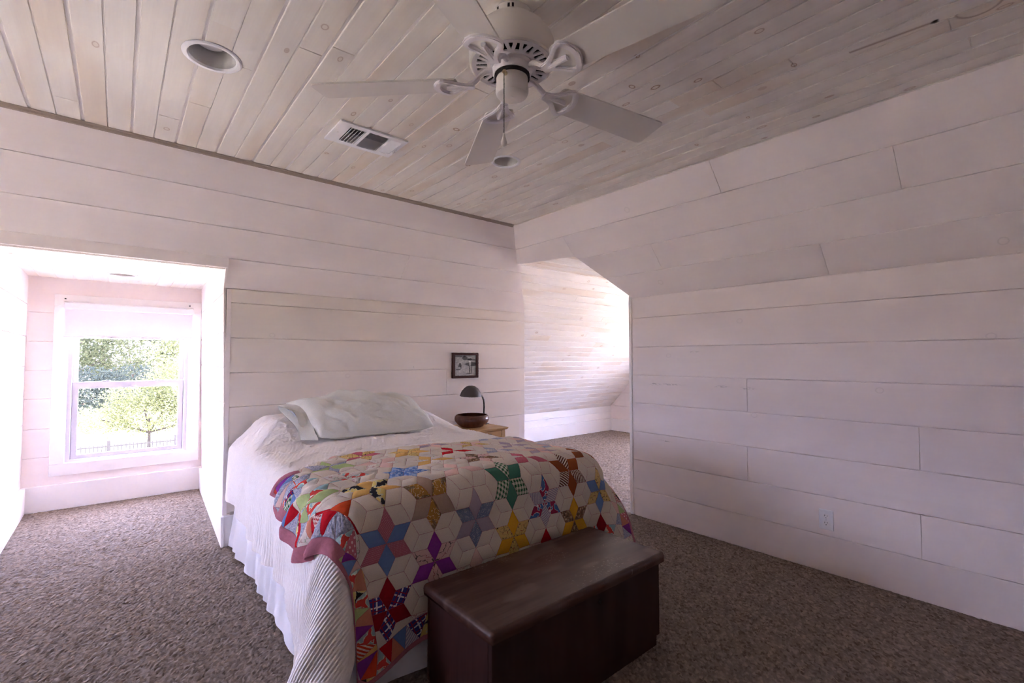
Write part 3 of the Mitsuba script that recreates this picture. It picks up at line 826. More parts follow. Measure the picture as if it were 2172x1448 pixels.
for i, m in enumerate(beads):
    m.apply_translation([CX - .008, CY - .004, 2.147 - i * .0046])
put('pull_chain', cat(beads), 'm_dark_metal', fan, label='beaded pull chain')
put('chain_pendant', lathe([(0, 1.951), (.003, 1.950), (.0042, 1.942), (.0068, 1.932), (.0098, 1.922), (.0100, 1.917), (.007, 1.911), (0, 1.909)], 20, (CX - .008, CY - .004, 0)), 'm_fan', fan, smooth=40)

# ------------------------------------------------------------------ picture above the nightstand
pc = thing('framed_picture', 'small dark-framed black and white photograph above the nightstand', 'picture')
PX0, PX1, PZ0, PZ1, PY = 2.348, 2.641, 1.062, 1.297, YB
outer, inner = sbox(PX0, PZ0, PX1, PZ1), sbox(PX0 + .026, PZ0 + .022, PX1 - .026, PZ1 - .022)
m = cat([extrude(outer.difference(inner.buffer(.004, join_style=2)), .014), extrude(outer.buffer(-.004, join_style=2).difference(inner), .022)])
m.apply_transform(frame_matrix((0, PY - .001, 0), (1, 0, 0), (0, 0, 1), (0, -1, 0)))
put('frame', m, 'm_frame', pc)


def snapshot(p, n, uv):
    # flat print: two standing figures on pale sand, a dark pool behind, a small driftwood shape at the left
    u, v = (p.x - 2.374) / .241, (p.z - 1.084) / .191
    g = .40 + .16 * noise(u * 40, v * 46) - .14 * noise(u * 13 + 4, v * 17)
    e = lambda cx, cy, rx, ry: 1 - smoothstep(.8, 1.15, dr.sqrt(dr.square((u - cx) / rx) + dr.square((v - cy) / ry)))
    dark = e(.82, .56, .34, .10) * .8 + e(.48, .85, .13, .10) * .75 + e(.2, .95, .3, .05) * .6 + e(.85, .78, .3, .04) * .55 + e(.6, .97, .2, .03) * .5
    dark = dark + e(.26, .52, .06, .10) * .8 + e(.2, .46, .03, .05) * .7 + e(.18, .30, .12, .022) * .7 + e(.30, .42, .02, .10) * .7
    dark = dark + e(.66, .10, .14, .03) * .6 + e(.66, .80, .06, .045) * .85 + e(.75, .80, .06, .05) * .85
    g = g * (1 - dr.clip(dark, 0, .92))
    leg = e(.70, .33, .022, .26) + e(.78, .28, .022, .20)
    body = e(.72, .60, .05, .14)
    g = g * (1 - .78 * dr.clip(leg, 0, 1)) + body * (.30 + .15 * noise(u * 60, v * 50))
    return mi.Color3f(g * 1.04, g * 1.06, g * 1.0)


scene['m_print'] = solid(mikit.proc(snapshot), .55, .15)
put('print', box(PX0 + .024, PX1 - .024, PY - .010, PY - .008, PZ0 + .020, PZ1 - .020), 'm_print', pc, label='grey beach snapshot with two standing figures')
put('mount', box(PX0 + .025, PX0 + .030, PY - .0125, PY - .010, PZ0 + .022, PZ1 - .022), 'm_trimwhite', pc, label='white strip at the left of the print')
k = put('wall_nail', box(1.958, 1.962, YB - .006, YB + .002, 1.168, 1.172), 'm_black')
tag(k, 'tiny dark nail in the board left of the picture', 'nail')

# ------------------------------------------------------------------ nightstand, lamp, bowl
ns = thing('nightstand', 'small light oak nightstand between the bed and the passage', 'nightstand')
NX0, NX1, NY0, NY1, NZ = 2.255, 2.640, 3.190, 3.612, .645
top = m3.CrossSection([[(NX0, NY0), (NX1, NY0), (NX1, NY1), (NX0, NY1)]])
m = trimesh.convex.convex_hull(np.array([(x, y, z) for d, z in ((.0, NZ - .003), (.004, NZ), (.002, NZ - .010), (.012, NZ - .020)) for x in (NX0 + d, NX1 - d) for y in (NY0 + d, NY1 - d)]))
put('top', m, 'm_oak', ns, smooth=20)
for y0, y1, x0, x1 in ((NY0 + .028, NY0 + .044, NX0 + .05, NX1 - .05), (NY1 - .044, NY1 - .028, NX0 + .05, NX1 - .05), (NY0 + .05, NY1 - .05, NX0 + .028, NX0 + .044), (NY0 + .05, NY1 - .05, NX1 - .044, NX1 - .028)):
    put('apron', box(x0, x1, y0, y1, NZ - .088, NZ - .020, .002), 'm_oak', ns)
for x in (NX0 + .022, NX1 - .060):
    for y in (NY0 + .022, NY1 - .060):
        pts = [(x + a, y + b, z) for a in (0, .038) for b in (0, .038) for z in (NZ - .020, NZ - .10)] + [(x + .008 + a, y + .008 + b, 0) for a in (0, .022) for b in (0, .022)]
        put('leg', trimesh.convex.convex_hull(np.array(pts)), 'm_oak', ns)
dw = put('drawer_front', box(NX0 + .062, NX1 - .062, NY0 + .022, NY0 + .029, NZ - .080, NZ - .026, .003), 'm_oak', ns)
put('knob', lathe([(0, .022), (.008, .020), (.0105, .013), (.006, .006), (.005, 0)], 20).apply_transform(frame_matrix(((NX0 + NX1) / 2, NY0 + .022, NZ - .053), (1, 0, 0), (0, 0, 1), (0, -1, 0))), 'm_dark_metal', dw, smooth=40)
labels[ns + '__drawer_front__knob'] = {'label': 'dark metal knob'}

bw = thing('wooden_bowl', 'round dark wooden bowl on the nightstand', 'bowl')
put('shell', lathe([(0, .004), (.075, .002), (.088, 0), (.100, .006), (.128, .026), (.148, .050), (.1535, .070), (.149, .090), (.136, .103), (.130, .105), (.126, .103), (.137, .088), (.143, .070), (.138, .052), (.118, .030), (.07, .016), (0, .014)], 64, (2.408, 3.420, NZ)), 'm_bowl', bw, smooth=True)

lp = thing('desk_lamp', 'dark bronze gooseneck lamp behind the wooden bowl', 'lamp')
LX, LY = 2.585, 3.485
put('base', lathe([(0, 0), (.040, 0), (.041, .006), (.034, .013), (.022, .024), (.016, .040), (.013, .060), (.011, .085), (.008, .088), (0, .088)], 40, (LX, LY, NZ)), 'm_dark_metal', lp, smooth=30)
m = lathe([(0, .006), (.016, .006), (.017, .003), (.012, 0), (0, 0)], 12, (LX + .030, LY - .02, NZ)); put('switch', m, 'm_dark_metal', lp, smooth=30)
th = np.linspace(0, 1, 28)
bez = lambda P: sum(math.comb(len(P) - 1, i) * (1 - th)[:, None] ** (len(P) - 1 - i) * th[:, None] ** i * np.array(p) for i, p in enumerate(P))
put('gooseneck', tube(bez([(LX, LY, NZ + .080), (LX + .014, LY, NZ + .19), (LX + .010, LY, NZ + .262), (LX - .040, LY, NZ + .278), (LX - .090, LY - .005, NZ + .268)]), .0078, 10), 'm_dark_metal', lp, smooth=50)
sh = lathe([(.001, .084), (.022, .082), (.044, .074), (.065, .058), (.082, .036), (.093, .012), (.100, -.006), (.1005, -.009), (.099, -.009), (.091, .011), (.080, .034), (.063, .055), (.043, .071), (.022, .079), (.001, .081)], 56)
sh.apply_scale([1.0, .95, 1.0])
sh.apply_transform(RM(math.radians(4), [1, 0, 0]))
sh.apply_translation([LX - .150, LY - .010, NZ + .272])
put('shade', sh, 'm_dark_metal', lp, smooth=40)
put('socket', tube([(LX - .096, LY - .006, NZ + .268), (LX - .125, LY - .008, NZ + .276), (LX - .150, LY - .010, NZ + .300)], [.011, .014, .012], 14), 'm_black', lp, smooth=40)

# ------------------------------------------------------------------ blanket chest
ch = thing('blanket_chest', 'dark mahogany blanket chest at the foot of the bed', 'chest')
CX0, CX1, CY0, CY1, CZ = .893, 1.846, 1.160, 1.590, .402
r = .017
prof = [(0, 0)]
lid = m3.Manifold.batch_hull([m3.Manifold.sphere(r, 16).translate([x, y, CZ - r]) for x in (CX0 + r, CX1 - r) for y in (CY0 + r, CY1 - r)] +
                             [m3.Manifold.cube([CX1 - CX0 - 2 * .006, CY1 - CY0 - 2 * .006, .004]).translate([CX0 + .006, CY0 + .006, CZ - .042])])
lm = lid.to_mesh()
put('lid', trimesh.Trimesh(lm.vert_properties[:, :3], lm.tri_verts, process=False), 'm_chest_lid', ch, smooth=30, label='scuffed brown lid with a rounded edge')
bx0, bx1, by0, by1 = CX0 + .018, CX1 - .018, CY0 + .022, CY1 - .012
put('front_panel', box(bx0, bx1, by0, by0 + .02, .050, CZ - .041, .002), 'm_chest', ch)
put('rear_panel', box(bx0, bx1, by1 - .02, by1, .050, CZ - .041, .002), 'm_chest', ch)
for x in (bx0, bx1 - .02):
    put('side_panel', box(x, x + .02, by0 + .02, by1 - .02, .050, CZ - .041, .002), 'm_chest', ch)
put('plinth', box(bx0 + .006, bx1 - .006, by0 + .010, by1 - .006, .0, .052, .003), 'm_chest', ch)
put('lock', lathe([(0, .003), (.009, .002), (.010, 0)], 20).apply_transform(frame_matrix(((bx0 + bx1) / 2 + .06, by0, CZ - .085), (1, 0, 0), (0, 0, 1), (0, -1, 0))), 'm_black', ch, smooth=30)

# ------------------------------------------------------------------ bed
bed = thing('bed', 'queen bed with box spring against the boarded back wall', 'bed')
EX0, EX1, EY0, EY1, EZ = .615, 2.100, 1.735, 3.615, .700
put('mattress', rbox(EX0 + .03, EX1 - .03, EY0 + .03, EY1, .40, EZ - .03, .05), 'm_mattress', bed, smooth=50)
put('box_spring', rbox(EX0 + .03, EX1 - .03, EY0 + .03, EY1, .19, .398, .02), 'm_mattress', bed, smooth=50)
for x in (EX0 + .10, EX1 - .16):
    for y in (EY0 + .10, EY1 - .16):
        put('leg', box(x, x + .06, y, y + .06, 0, .19, .004), 'm_dark_metal', bed)
# ruffled skirt: left side, foot, right side
path = [(EX0 + .025, EY1), (EX0 + .018, EY0 + .10), (EX0 + .02, EY0 + .035), (EX0 + .05, EY0 + .015), (EX0 + .1, EY0 + .010), (EX1 - .05, EY0 + .010), (EX1 - .02, EY0 + .05), (EX1 - .02, EY1)]
L = LineString(path)
n = 900
sk = []
for nm, a, b in (('skirt', 0, 1),):
    d = np.linspace(0, L.length, n)
    P = np.array([L.interpolate(x).coords[0] for x in d])
    t = np.gradient(P, axis=0); t /= np.linalg.norm(t, axis=1, keepdims=True)
    nrm = np.stack([t[:, 1], -t[:, 0]], 1)
    nrm = np.where((nrm[:, :1] * 0 + ((P - np.array([(EX0 + EX1) / 2, 2.7])) * nrm).sum(1, keepdims=True)) < 0, -nrm, nrm)
    rows = np.linspace(0, 1, 14)
    V = []
    wob = np.sin(d * 41 + 2.6 * np.sin(d * 7)) * .6 + .4 * np.sin(d * 23 + 1.3)
    big = meshkit.fbm(np.stack([d * 4, d * 0, d * 0], 1), 3, seed=9) - .35
    for q in rows:
        off = .004 + q * .030 + q ** 1.3 * (.015 * wob + .045 * big)
        z = .385 * (1 - q) + (.014 + .006 * wob) * q
        V.append(np.c_[P + nrm * off[:, None], np.full(n, 0) + z])
    V = np.vstack(V)
    i, j = np.meshgrid(np.arange(13), np.arange(n - 1), indexing='ij')
    q = np.stack([i * n + j, i * n + j + 1, (i + 1) * n + j + 1, (i + 1) * n + j], -1).reshape(-1, 4)
    put('bed_skirt', (V, q), 'm_skirt', bed, smooth=True, label='sheer white ruffled bed skirt')


def drape(u, v, lift=0.0, r=.085, flare=.40, hump=True, x0=EX0 - .03, x1=EX1 + .03, y0=EY0 - .045):
    """Lays a cloth over the bed: u across, v along the bed from the foot edge (v > 0 lies on top, v < 0 hangs at the foot, u outside x0..x1 hangs at the sides)."""
    X, Y = u, y0 + v
    wide = np.clip((X - 1.3) / .7, 0, 1)
    r = r + .05 * wide * wide * (3 - 2 * wide)
    ix0, ix1, iy0 = x0 + .085, x1 - .135, y0 + r
    cx, cy = np.clip(X, ix0, ix1), np.maximum(Y, iy0)
    dx, dy = X - cx, Y - cy
    rho = np.hypot(dx, dy)
    ux, uy = np.where(rho > 1e-9, dx / np.maximum(rho, 1e-9), 0), np.where(rho > 1e-9, dy / np.maximum(rho, 1e-9), 0)
    arc = r * np.pi / 2
    th = np.minimum(rho, arc) / r
    h, z = r * np.sin(th), r * (1 - np.cos(th))
    over = np.maximum(rho - arc, 0)
    corner = 2 * np.abs(ux * uy)
    near = np.clip((2.35 - Y) / .5, 0, 1)
    sl = .045 + flare * corner + .42 * np.clip(ux, 0, 1) * near
    k = 1 / np.sqrt(1 + sl * sl)
    h = h + over * sl * k
    z = z + over * k
    # thickness and normal of the lay
    nx, nz = np.where(rho < arc, np.sin(th), k), np.where(rho < arc, np.cos(th), sl * k)
    px, py, pz = cx + ux * h + ux * nx * lift, cy + uy * h + uy * nx * lift, EZ - z + nz * lift
    flat = np.clip(1 - rho / arc, 0, 1)
    crown = .022 * flat * np.sin(np.clip((cx - ix0) / (ix1 - ix0), 0, 1) * np.pi)
    pz = pz + crown
    if hump:
        a = np.clip((py - 3.00) / .34, 0, 1)
        a = a * a * (3 - 2 * a)
        e = np.clip((px - .60) / .20, 0, 1) * np.clip((2.20 - px) / .42, 0, 1)
        e = e * e * (3 - 2 * e)
        pz = pz + .135 * a * e
    return px, py, pz, np.stack([ux * nx, uy * nx, nz], -1)


def grid_mesh(nu, nv):
    i, j = np.meshgrid(np.arange(nv - 1), np.arange(nu - 1), indexing='ij')
    return np.stack([i * nu + j, i * nu + j + 1, (i + 1) * nu + j + 1, (i + 1) * nu + j], -1).reshape(-1, 4)


def N3(a, b, s, o=3, seed=0):
    return meshkit.fbm(np.stack([a * s, b * s, np.zeros_like(a)], -1), o, seed=seed) - .5


# bedspread: chenille ribs run across the bed and down its sides
bs = thing('bedspread', 'white ribbed chenille bedspread hanging over the side of the bed', 'bedspread')
nu, nv = 300, 860
uu, vv = np.meshgrid(np.linspace(0, 1, nu), np.linspace(0, 1, nv))
ease = lambda a, b, x: np.clip((x - a) / (b - a), 0, 1) ** 2 * (3 - 2 * np.clip((x - a) / (b - a), 0, 1))
foot = .50 - .24 * ease(.2, .55, uu)
V = -foot + vv * (foot + EY1 - .005 - (EY0 - .045))
Yv = EY0 - .045 + V
sm = lambda a, b, x: np.clip((x - a) / (b - a), 0, 1) ** 2 * (3 - 2 * np.clip((x - a) / (b - a), 0, 1))
left_drop = .385 + .03 * N3(Yv * 3, Yv * 0, 1, 2, 5) + .27 * (1 - sm(1.93, 2.10, Yv)) - .05 * sm(2.9, 3.6, Yv)
U = (EX0 - .03 - left_drop) + uu * ((EX1 + .03 + .17) - (EX0 - .03 - left_drop))
px, py, pz, nn = drape(U, V, .006)
arc_side = np.clip((EX0 + .05 - U) / .12, 0, 1)
hang = np.clip((EX0 - .09 - U) / .25, 0, 1.6)
rip = .018 * hang * (np.sin(Yv * 26 + 1.5 * np.sin(Yv * 5)) * .6 + 1.1 * N3(Yv, U, 5.0, 3, 8) * 2)
rel = .0044 * (np.abs(np.sin(V * np.pi / .0165)) ** .7) * (.45 + .55 * arc_side)
tuft = .0065 * np.clip(1 - np.abs(N3(U, V, 7.5, 3, 15)) / .045, 0, 1) * (Yv > 2.30) * (1 - arc_side)
rows = .0040 * np.clip(np.sin(V * 2 * np.pi / .060) * np.sin(U * 2 * np.pi / .022 + 3 * np.sin(V * 9)), 0, 1) * (1 - arc_side)
fold = .006 * N3(U * .5 + V * .3, V * 1.7, 4.0, 3, 20) * 2
d = rip + rel + tuft + rows + fold
P = np.stack([px, py, pz], -1) + nn * d[..., None]
P[..., 1] = np.minimum(P[..., 1], YB - .015)
P[..., 2] = np.maximum(P[..., 2], .012)
put('cloth', (P.reshape(-1, 3), grid_mesh(nu, nv)), 'm_spread', bs, smooth=True)

# ------------------------------------------------------------------ pillow
pw = thing('pillow', 'pale sage pillow in a rumpled pillowcase leaning at the head of the bed', 'pillow')


def pillow_mesh(n=90, m=60):
    a, b = np.meshgrid(np.linspace(-1, 1, n), np.linspace(-1, 1, m))
    ca, cb = np.sign(a) * np.abs(a) ** .9, np.sign(b) * np.abs(b) ** .9
    edge = np.clip(1 - np.abs(a) ** 3.2, 0, 1) ** .55 * np.clip(1 - np.abs(b) ** 2.6, 0, 1) ** .6
    e1, e2, e3 = np.array([.999, -.045, 0.0]), np.array([.03, .905, .425]), np.array([.0, -.425, .905])
    c = np.array([1.335, 3.165, .852])
    out, uv = [], None
    for s in (1, -1):
        w = edge * (.108 if s == 1 else .062)
        ru = N3(ca * .9, cb * .5 + ca * .3, 3.4, 4, 31 + s) * .085 * edge + .010 * edge * np.sin(ca * 7 + cb * 5 + 6 * N3(ca, cb, 1.5, 2, 3))
        pull = .9 + .1 * np.abs(b) - .03 * np.abs(a)
        x = ca * .425 * (1 - .035 * (1 - cb ** 2) * np.abs(a)) - .05 * cb * (a < 0) * np.abs(a)
        y = cb * .245 * (1 - .10 * np.abs(a) ** 4)
        q = c + x[..., None] * e1 + y[..., None] * e2 + (s * w + ru)[..., None] * e3
        out.append(q.reshape(-1, 3))
    f = grid_mesh(n, m)
    f2 = np.vstack([f, f[:, ::-1] + n * m])
    f2 = np.vstack([f2[:, [0, 1, 2]], f2[:, [0, 2, 3]]])
    t = trimesh.Trimesh(np.vstack(out), f2, process=False)
    return t, (c, e1, e2, e3)


pm, (pc_, pe1, pe2, pe3) = pillow_mesh()
put('case', pm, 'm_linen', pw, smooth=True)
# open hem of the pillowcase at the left end: a flattened sleeve
tt = np.linspace(0, 2 * np.pi, 72, endpoint=False)
ring = []
for k, (dx, hh) in enumerate(((.0, .034), (-.03, .030), (-.06, .024), (-.088, .030), (-.085, .026), (-.04, .020))):
    yb = np.cos(tt) * (.235 - .012 * k)
    zb = np.sin(tt) * hh * (1 + .3 * np.sin(yb * 17 + k * .4)) + .020 * np.sin(yb * 13 + 1) * (k + 1) / 6
    xx = -.395 + dx - .03 * np.cos(tt) + .015 * np.sin(yb * 17 + 2)
    ring.append(pc_ + xx[:, None] * pe1 + yb[:, None] * pe2 + (zb - .004)[:, None] * pe3)
ring = np.array(ring)
nr = len(tt)
f = []
for k in range(len(ring) - 1):
    for j in range(nr):
        f.append([k * nr + j, k * nr + (j + 1) % nr, (k + 1) * nr + (j + 1) % nr, (k + 1) * nr + j])
put('open_hem', (ring.reshape(-1, 3), np.array(f)), 'm_linen', pw, smooth=True, label='open hem of the pillowcase')
f = [[nr * 5 + j, nr * 5 + (j + 1) % nr, nr * 6] for j in range(nr)]
put('inside', (np.vstack([ring.reshape(-1, 3), ring[5].mean(0)]), np.array(f)), 'm_linen_inside', pw, smooth=False, label='grey-blue inside of the open hem')

# ------------------------------------------------------------------ quilt
qt = thing('quilt', 'patchwork quilt of six-pointed stars over the foot of the bed', 'quilt')
VOFF = -.6635
Q_OUT = Polygon([(.655, .105), (.70, .075), (.80, .10), (.943, .146), (1.2, .14), (1.6, .13), (2.0, .12), (2.20, .13), (2.27, .20), (2.28, .6), (2.28, 1.40), (2.10, 1.43), (1.80, 1.36), (1.50, 1.40),
                 (1.18, 1.42), (.90, 1.49), (.66, 1.30), (.60, 1.34), (.535, 1.37), (.455, 1.14), (.385, .93), (.40, .84), (.46, .70), (.525, .60), (.60, .44), (.635, .25)]).buffer(.012).buffer(-.012)
Q_BIND = Q_OUT.difference(Q_OUT.buffer(-.017)).difference(sbox(.66, 1.2, 2.25, 3)).union(Q_OUT.difference(Q_OUT.buffer(-.055)).intersection(sbox(.3, .56, .60, 1.20)))
Q_RIM = Q_OUT.difference(Q_BIND).buffer(-.001)
Q_RIM = max(getattr(Q_RIM, 'geoms', [Q_RIM]), key=lambda g: g.area)
Q_IN = Q_RIM.buffer(-.082, join_style=2).union(Q_RIM.intersection(sbox(.64, 1.10, 3, 3)))
Q_IN = max(getattr(Q_IN, 'geoms', [Q_IN]), key=lambda g: g.area)


def lay(P, lift):
    u, v = P[:, 0], P[:, 1]
    px, py, pz, nn = drape(u, v + VOFF, lift)
    up = np.clip((v - .68) / .12, 0, 1)
    fold = .008 * N3(u, v, 4.5, 3, 41) * 2 + up * .007 * np.sin((v * 1.0 + u * .35) * 58 + 5 * N3(u, v, 3.0, 2, 43)) * np.clip((1.25 - u) / .5, 0, 1)
    fold = fold + .010 * np.sin(u * 19 + 2 * N3(u, v, 2.0, 2, 44)) * np.clip((.55 - v) / .4, 0, 1)
    hang = np.clip((.57 - u) / .10, 0, 1) * np.clip((v - .45) / .2, 0, 1)
    fold = fold + hang * (.012 + .020 * np.sin(v * 36 + 1.0 + 4 * N3(u, v, 2.0, 2, 47)))
    q = np.stack([px, py, pz], 1) + nn * (fold + .006)[:, None]
    q[:, 2] = np.maximum(q[:, 2], .02)
    return q


def patch(poly, h, lift, puff):
    ring = np.array(poly.exterior.coords)
    L = poly.exterior.length
    nb = max(8, int(L / h))
    corners = ring[:-1]
    bd = np.array([poly.exterior.interpolate(x).coords[0] for x in np.linspace(0, L, nb, endpoint=False)])
    pts = np.vstack([corners, bd])
    for hole in poly.interiors:
        pts = np.vstack([pts, np.array([hole.interpolate(x).coords[0] for x in np.linspace(0, hole.length, int(hole.length / h), endpoint=False)])])
    x0, y0, x1, y1 = poly.bounds
    gx, gy = np.meshgrid(np.arange(x0 + h / 2, x1, h), np.arange(y0 + h / 2, y1, h))
    g = np.stack([gx.ravel(), gy.ravel()], 1) + rng.uniform(-.1, .1, (gx.size, 2)) * h
    import shapely
    bnd = poly.boundary
    if len(g):
        gp = shapely.points(g)
        keep = shapely.contains(poly, gp) & (shapely.distance(bnd, gp) > h * .35)
        pts = np.vstack([pts, g[keep]])
    key = np.round(pts / 1e-5).astype(np.int64)
    _, idx = np.unique(key, axis=0, return_index=True)
    pts = pts[np.sort(idx)]
    tri = Delaunay(pts).simplices
    cen = pts[tri].mean(1)
    a, b, c = (pts[tri[:, k]] for k in range(3))
    area = .5 * ((b[:, 0] - a[:, 0]) * (c[:, 1] - a[:, 1]) - (b[:, 1] - a[:, 1]) * (c[:, 0] - a[:, 0]))
    ok = shapely.contains(poly, shapely.points(cen)) & (np.abs(area) > 1e-9)
    tri, area = tri[ok], area[ok]
    tri = np.where(area[:, None] < 0, tri[:, ::-1], tri)
    d = shapely.distance(bnd, shapely.points(pts))
    return pts, tri, lift + puff * (1 - np.exp(-d / .007))


def cloth_uv(pts, cen, ang, fab):
    c, s = math.cos(ang), math.sin(ang)
    d = pts - cen
    return np.stack([d[:, 0] * c + d[:, 1] * s + 4 * fab, -d[:, 0] * s + d[:, 1] * c], 1)


A_, S_ = .237, .237 / (2 * math.sqrt(3))
STARS = {(0, 0): (1, 2), (1, 0): (3, 4), (0, -1): (5, 6), (1, 1): (7, 8), (2, 0): (9, 10), (3, 0): (11, 12), (3, 1): (13, 14), (4, 0): (15, 16), (5, 1): (17, 18), (6, 0): (12, 1), (0, 1): (19, 20),
         (1, 2): (21, 21), (5, 0): (11, 22), (4, 1): (23, 0), (3, 3): (24, 0), (1, 4): (23, 12), (2, 1): (30, 0), (3, 2): (22, 4), (2, 2): (19, 34), (0, 2): (27, 34), (0, 3): (31, 26), (1, 3): (34, 30),
         (2, 3): (19, 12), (4, -1): (24, 4), (2, -1): (30, 34), (4, 2): (26, 34), (5, 2): (10, 30), (4, 3): (12, 30), (5, 3): (10, 34), (2, 4): (22, 34), (3, 4): (10, 30), (6, 1): (17, 0), (6, 2): (26, 30), (6, -1): (5, 27), (5, -1): (5, 4),
         (-1, 1): (24, 29), (-1, 2): (31, 27), (-1, 3): (27, 26), (-1, 4): (31, 25), (1, -1): (11, 34), (3, -1): (23, 34)}
START = {(0, 0): 1, (1, 0): 0, (0, -1): 0, (1, 1): 0, (2, 0): 1, (3, 1): 1, (4, 0): 0, (5, 1): 1}
pieces = []
for col in range(-2, 9):
    for row in range(-2, 6):
        C = np.array([.786 + A_ * math.sqrt(3) / 2 * col, .549 + A_ * row - (A_ / 2 if col % 2 else 0)])
        if not Q_IN.buffer(.14).contains(Point(C)):
            continue
        fab = STARS.get((col, row)) or (int(rng.choice([26, 10, 30, 12, 34])), int(rng.choice([34, 0, 27, 30])))
        for k in range(6):
            th_ = math.pi / 2 + k * math.pi / 3
            D = lambda a: np.array([math.cos(a), math.sin(a)])
            dia = Polygon([C, C + S_ * D(th_ - math.pi / 6), C + math.sqrt(3) * S_ * D(th_), C + S_ * D(th_ + math.pi / 6)])
            rho = Polygon([C + S_ * D(th_ + math.pi / 6), C + math.sqrt(3) * S_ * D(th_), C + 2 * S_ * D(th_ + math.pi / 6), C + math.sqrt(3) * S_ * D(th_ + math.pi / 3)])
            f = fab[(k + START.get((col, row), 0)) % 2]
            for q, fb, an in ((dia, f, th_ + math.pi / 6), (rho, 0, th_ + .3)):
                g = q.intersection(Q_IN)
                for gg in getattr(g, 'geoms', [g]):
                    if gg.geom_type == 'Polygon' and gg.area > 3e-5:
                        pieces.append((gg, fb, an))
# border of pieced triangles
Lr = Q_RIM.exterior.length
nt = int(Lr / .064)
fabs = [25, 29, 26, 27, 33, 31, 19, 32, 25, 1, 34, 28, 16, 24, 14, 30, 6, 26, 33, 27, 3, 20]
ringp = lambda t: np.array(Q_RIM.exterior.interpolate((t % 1.0) * Lr).coords[0])
inn = lambda t: np.array(Q_IN.exterior.interpolate(Q_IN.exterior.project(Point(ringp(t)))).coords[0])
band = Q_RIM.difference(Q_IN)
taken = Polygon()
for i in range(nt):
    o0, o1 = ringp(i / nt), ringp((i + 1) / nt)
    m0, m1 = inn((i - .5) / nt), inn((i + .5) / nt)
    for t3 in ([o0, o1, m1], [m0, m1, o0]):
        q = Polygon(t3).buffer(0)
        g = q.intersection(band).difference(taken)
        taken = taken.union(g.buffer(1e-5))
        for gg in getattr(g, 'geoms', [g]):
            if gg.geom_type == 'Polygon' and gg.area > 3e-5:
                pieces.append((gg, int(fabs[int(rng.integers(len(fabs)))]), float(rng.uniform(0, 3))))
rest = band.difference(taken.buffer(2e-4))
for gg in getattr(rest, 'geoms', [rest]):
    if gg.geom_type == 'Polygon' and gg.area > 2e-5:
        pieces.append((gg, int(fabs[int(rng.integers(len(fabs)))]), 0.0))

# the backing and the binding
pts, tri, lf = patch(Q_OUT, .016, .0105, 0.0)
put('backing', (lay(pts, lf), tri), 'm_quilt', qt, smooth=True, uv=cloth_uv(pts, np.zeros(2), 0, 35), label='rose pink backing cloth')
for gg in getattr(Q_BIND, 'geoms', [Q_BIND]):
    if gg.area > 1e-4:
        pts, tri, lf = patch(gg, .008, .016, .0035)
        put('binding', (lay(pts, lf), tri), 'm_quilt', qt, smooth=True, uv=cloth_uv(pts, np.zeros(2), 0, 35), label='rose pink binding along the edge')


def seen_size(poly):
    c = np.array(poly.representative_point().coords[0])[None]
    e = lay(np.vstack([c, c + [[.01, 0]], c + [[0, .01]]]), np.array([.02] * 3)) - np.array(EYE)
    w = e @ np.array(FWD)
    x = np.stack([e @ np.array([math.cos(YAW), -math.sin(YAW), 0]), e[:, 2]], 1) / w[:, None]
    a, b = x[1] - x[0], x[2] - x[0]
    s = a[0] * b[1] - a[1] * b[0]
    return s * poly.area


pieces.sort(key=lambda q: -seen_size(q[0]))
far = []
for i, (poly, fab, ang) in enumerate(pieces):
    pts, tri, lf = patch(poly.buffer(-.0006) if poly.area > 2e-4 else poly, .0085, .0155, .0042) if poly.geom_type == 'Polygon' else (None,) * 3
    cen = np.array(poly.centroid.coords[0])
    uv = cloth_uv(pts, cen, ang, fab)
    q = lay(pts, lf)
    if i < 297:
        put('patch', (q, tri), 'm_quilt', qt, smooth=True, uv=uv)
    else:
        far.append((q, tri, uv))
o_, vv_, ff_, uu_ = 0, [], [], []
for q, tri, uv in far:
    vv_.append(q); ff_.append(tri + o_); uu_.append(uv); o_ += len(q)
put('patchwork', (np.vstack(vv_), np.vstack(ff_)), 'm_quilt', qt, smooth=True, uv=np.vstack(uu_), kind='stuff')

# ------------------------------------------------------------------ outside the dormer window
GZ = -3.0
k = struct('ground')
labels['ground'] = {'kind': 'structure', 'label': 'pale sunlit lawn below the house'}
scene['ground'] = mikit.ply(box(-70, 70, -60, 110, GZ - .2, GZ), 'm_lawn')
struct('driveway')
labels['driveway'] = {'kind': 'structure', 'label': 'grey gravel drive behind the fence'}
scene['driveway'] = mikit.ply(box(-20, 20, 25.5, 30, GZ, GZ + .02), 'm_gravel')
fn = thing('picket_fence', 'dark metal picket fence below the bright tree outside the window', 'fence')
FYY = 22.2
for z in (GZ + .25, GZ + 1.12):
    put('rail', box(-3.2, 4.2, FYY - .02, FYY + .02, z - .02, z + .02), 'm_fence', fn)
for x in np.arange(-2.12, 4.21, 1.95):
    put('post', box(x - .05, x + .05, FYY - .05, FYY + .05, GZ, GZ + 1.32), 'm_fence', fn)
for x in np.arange(-3.1, 4.2, .110):
    put('picket', box(x - .012, x + .012, FYY - .012, FYY + .012, GZ + .08, GZ + 1.2), 'm_fence', fn)


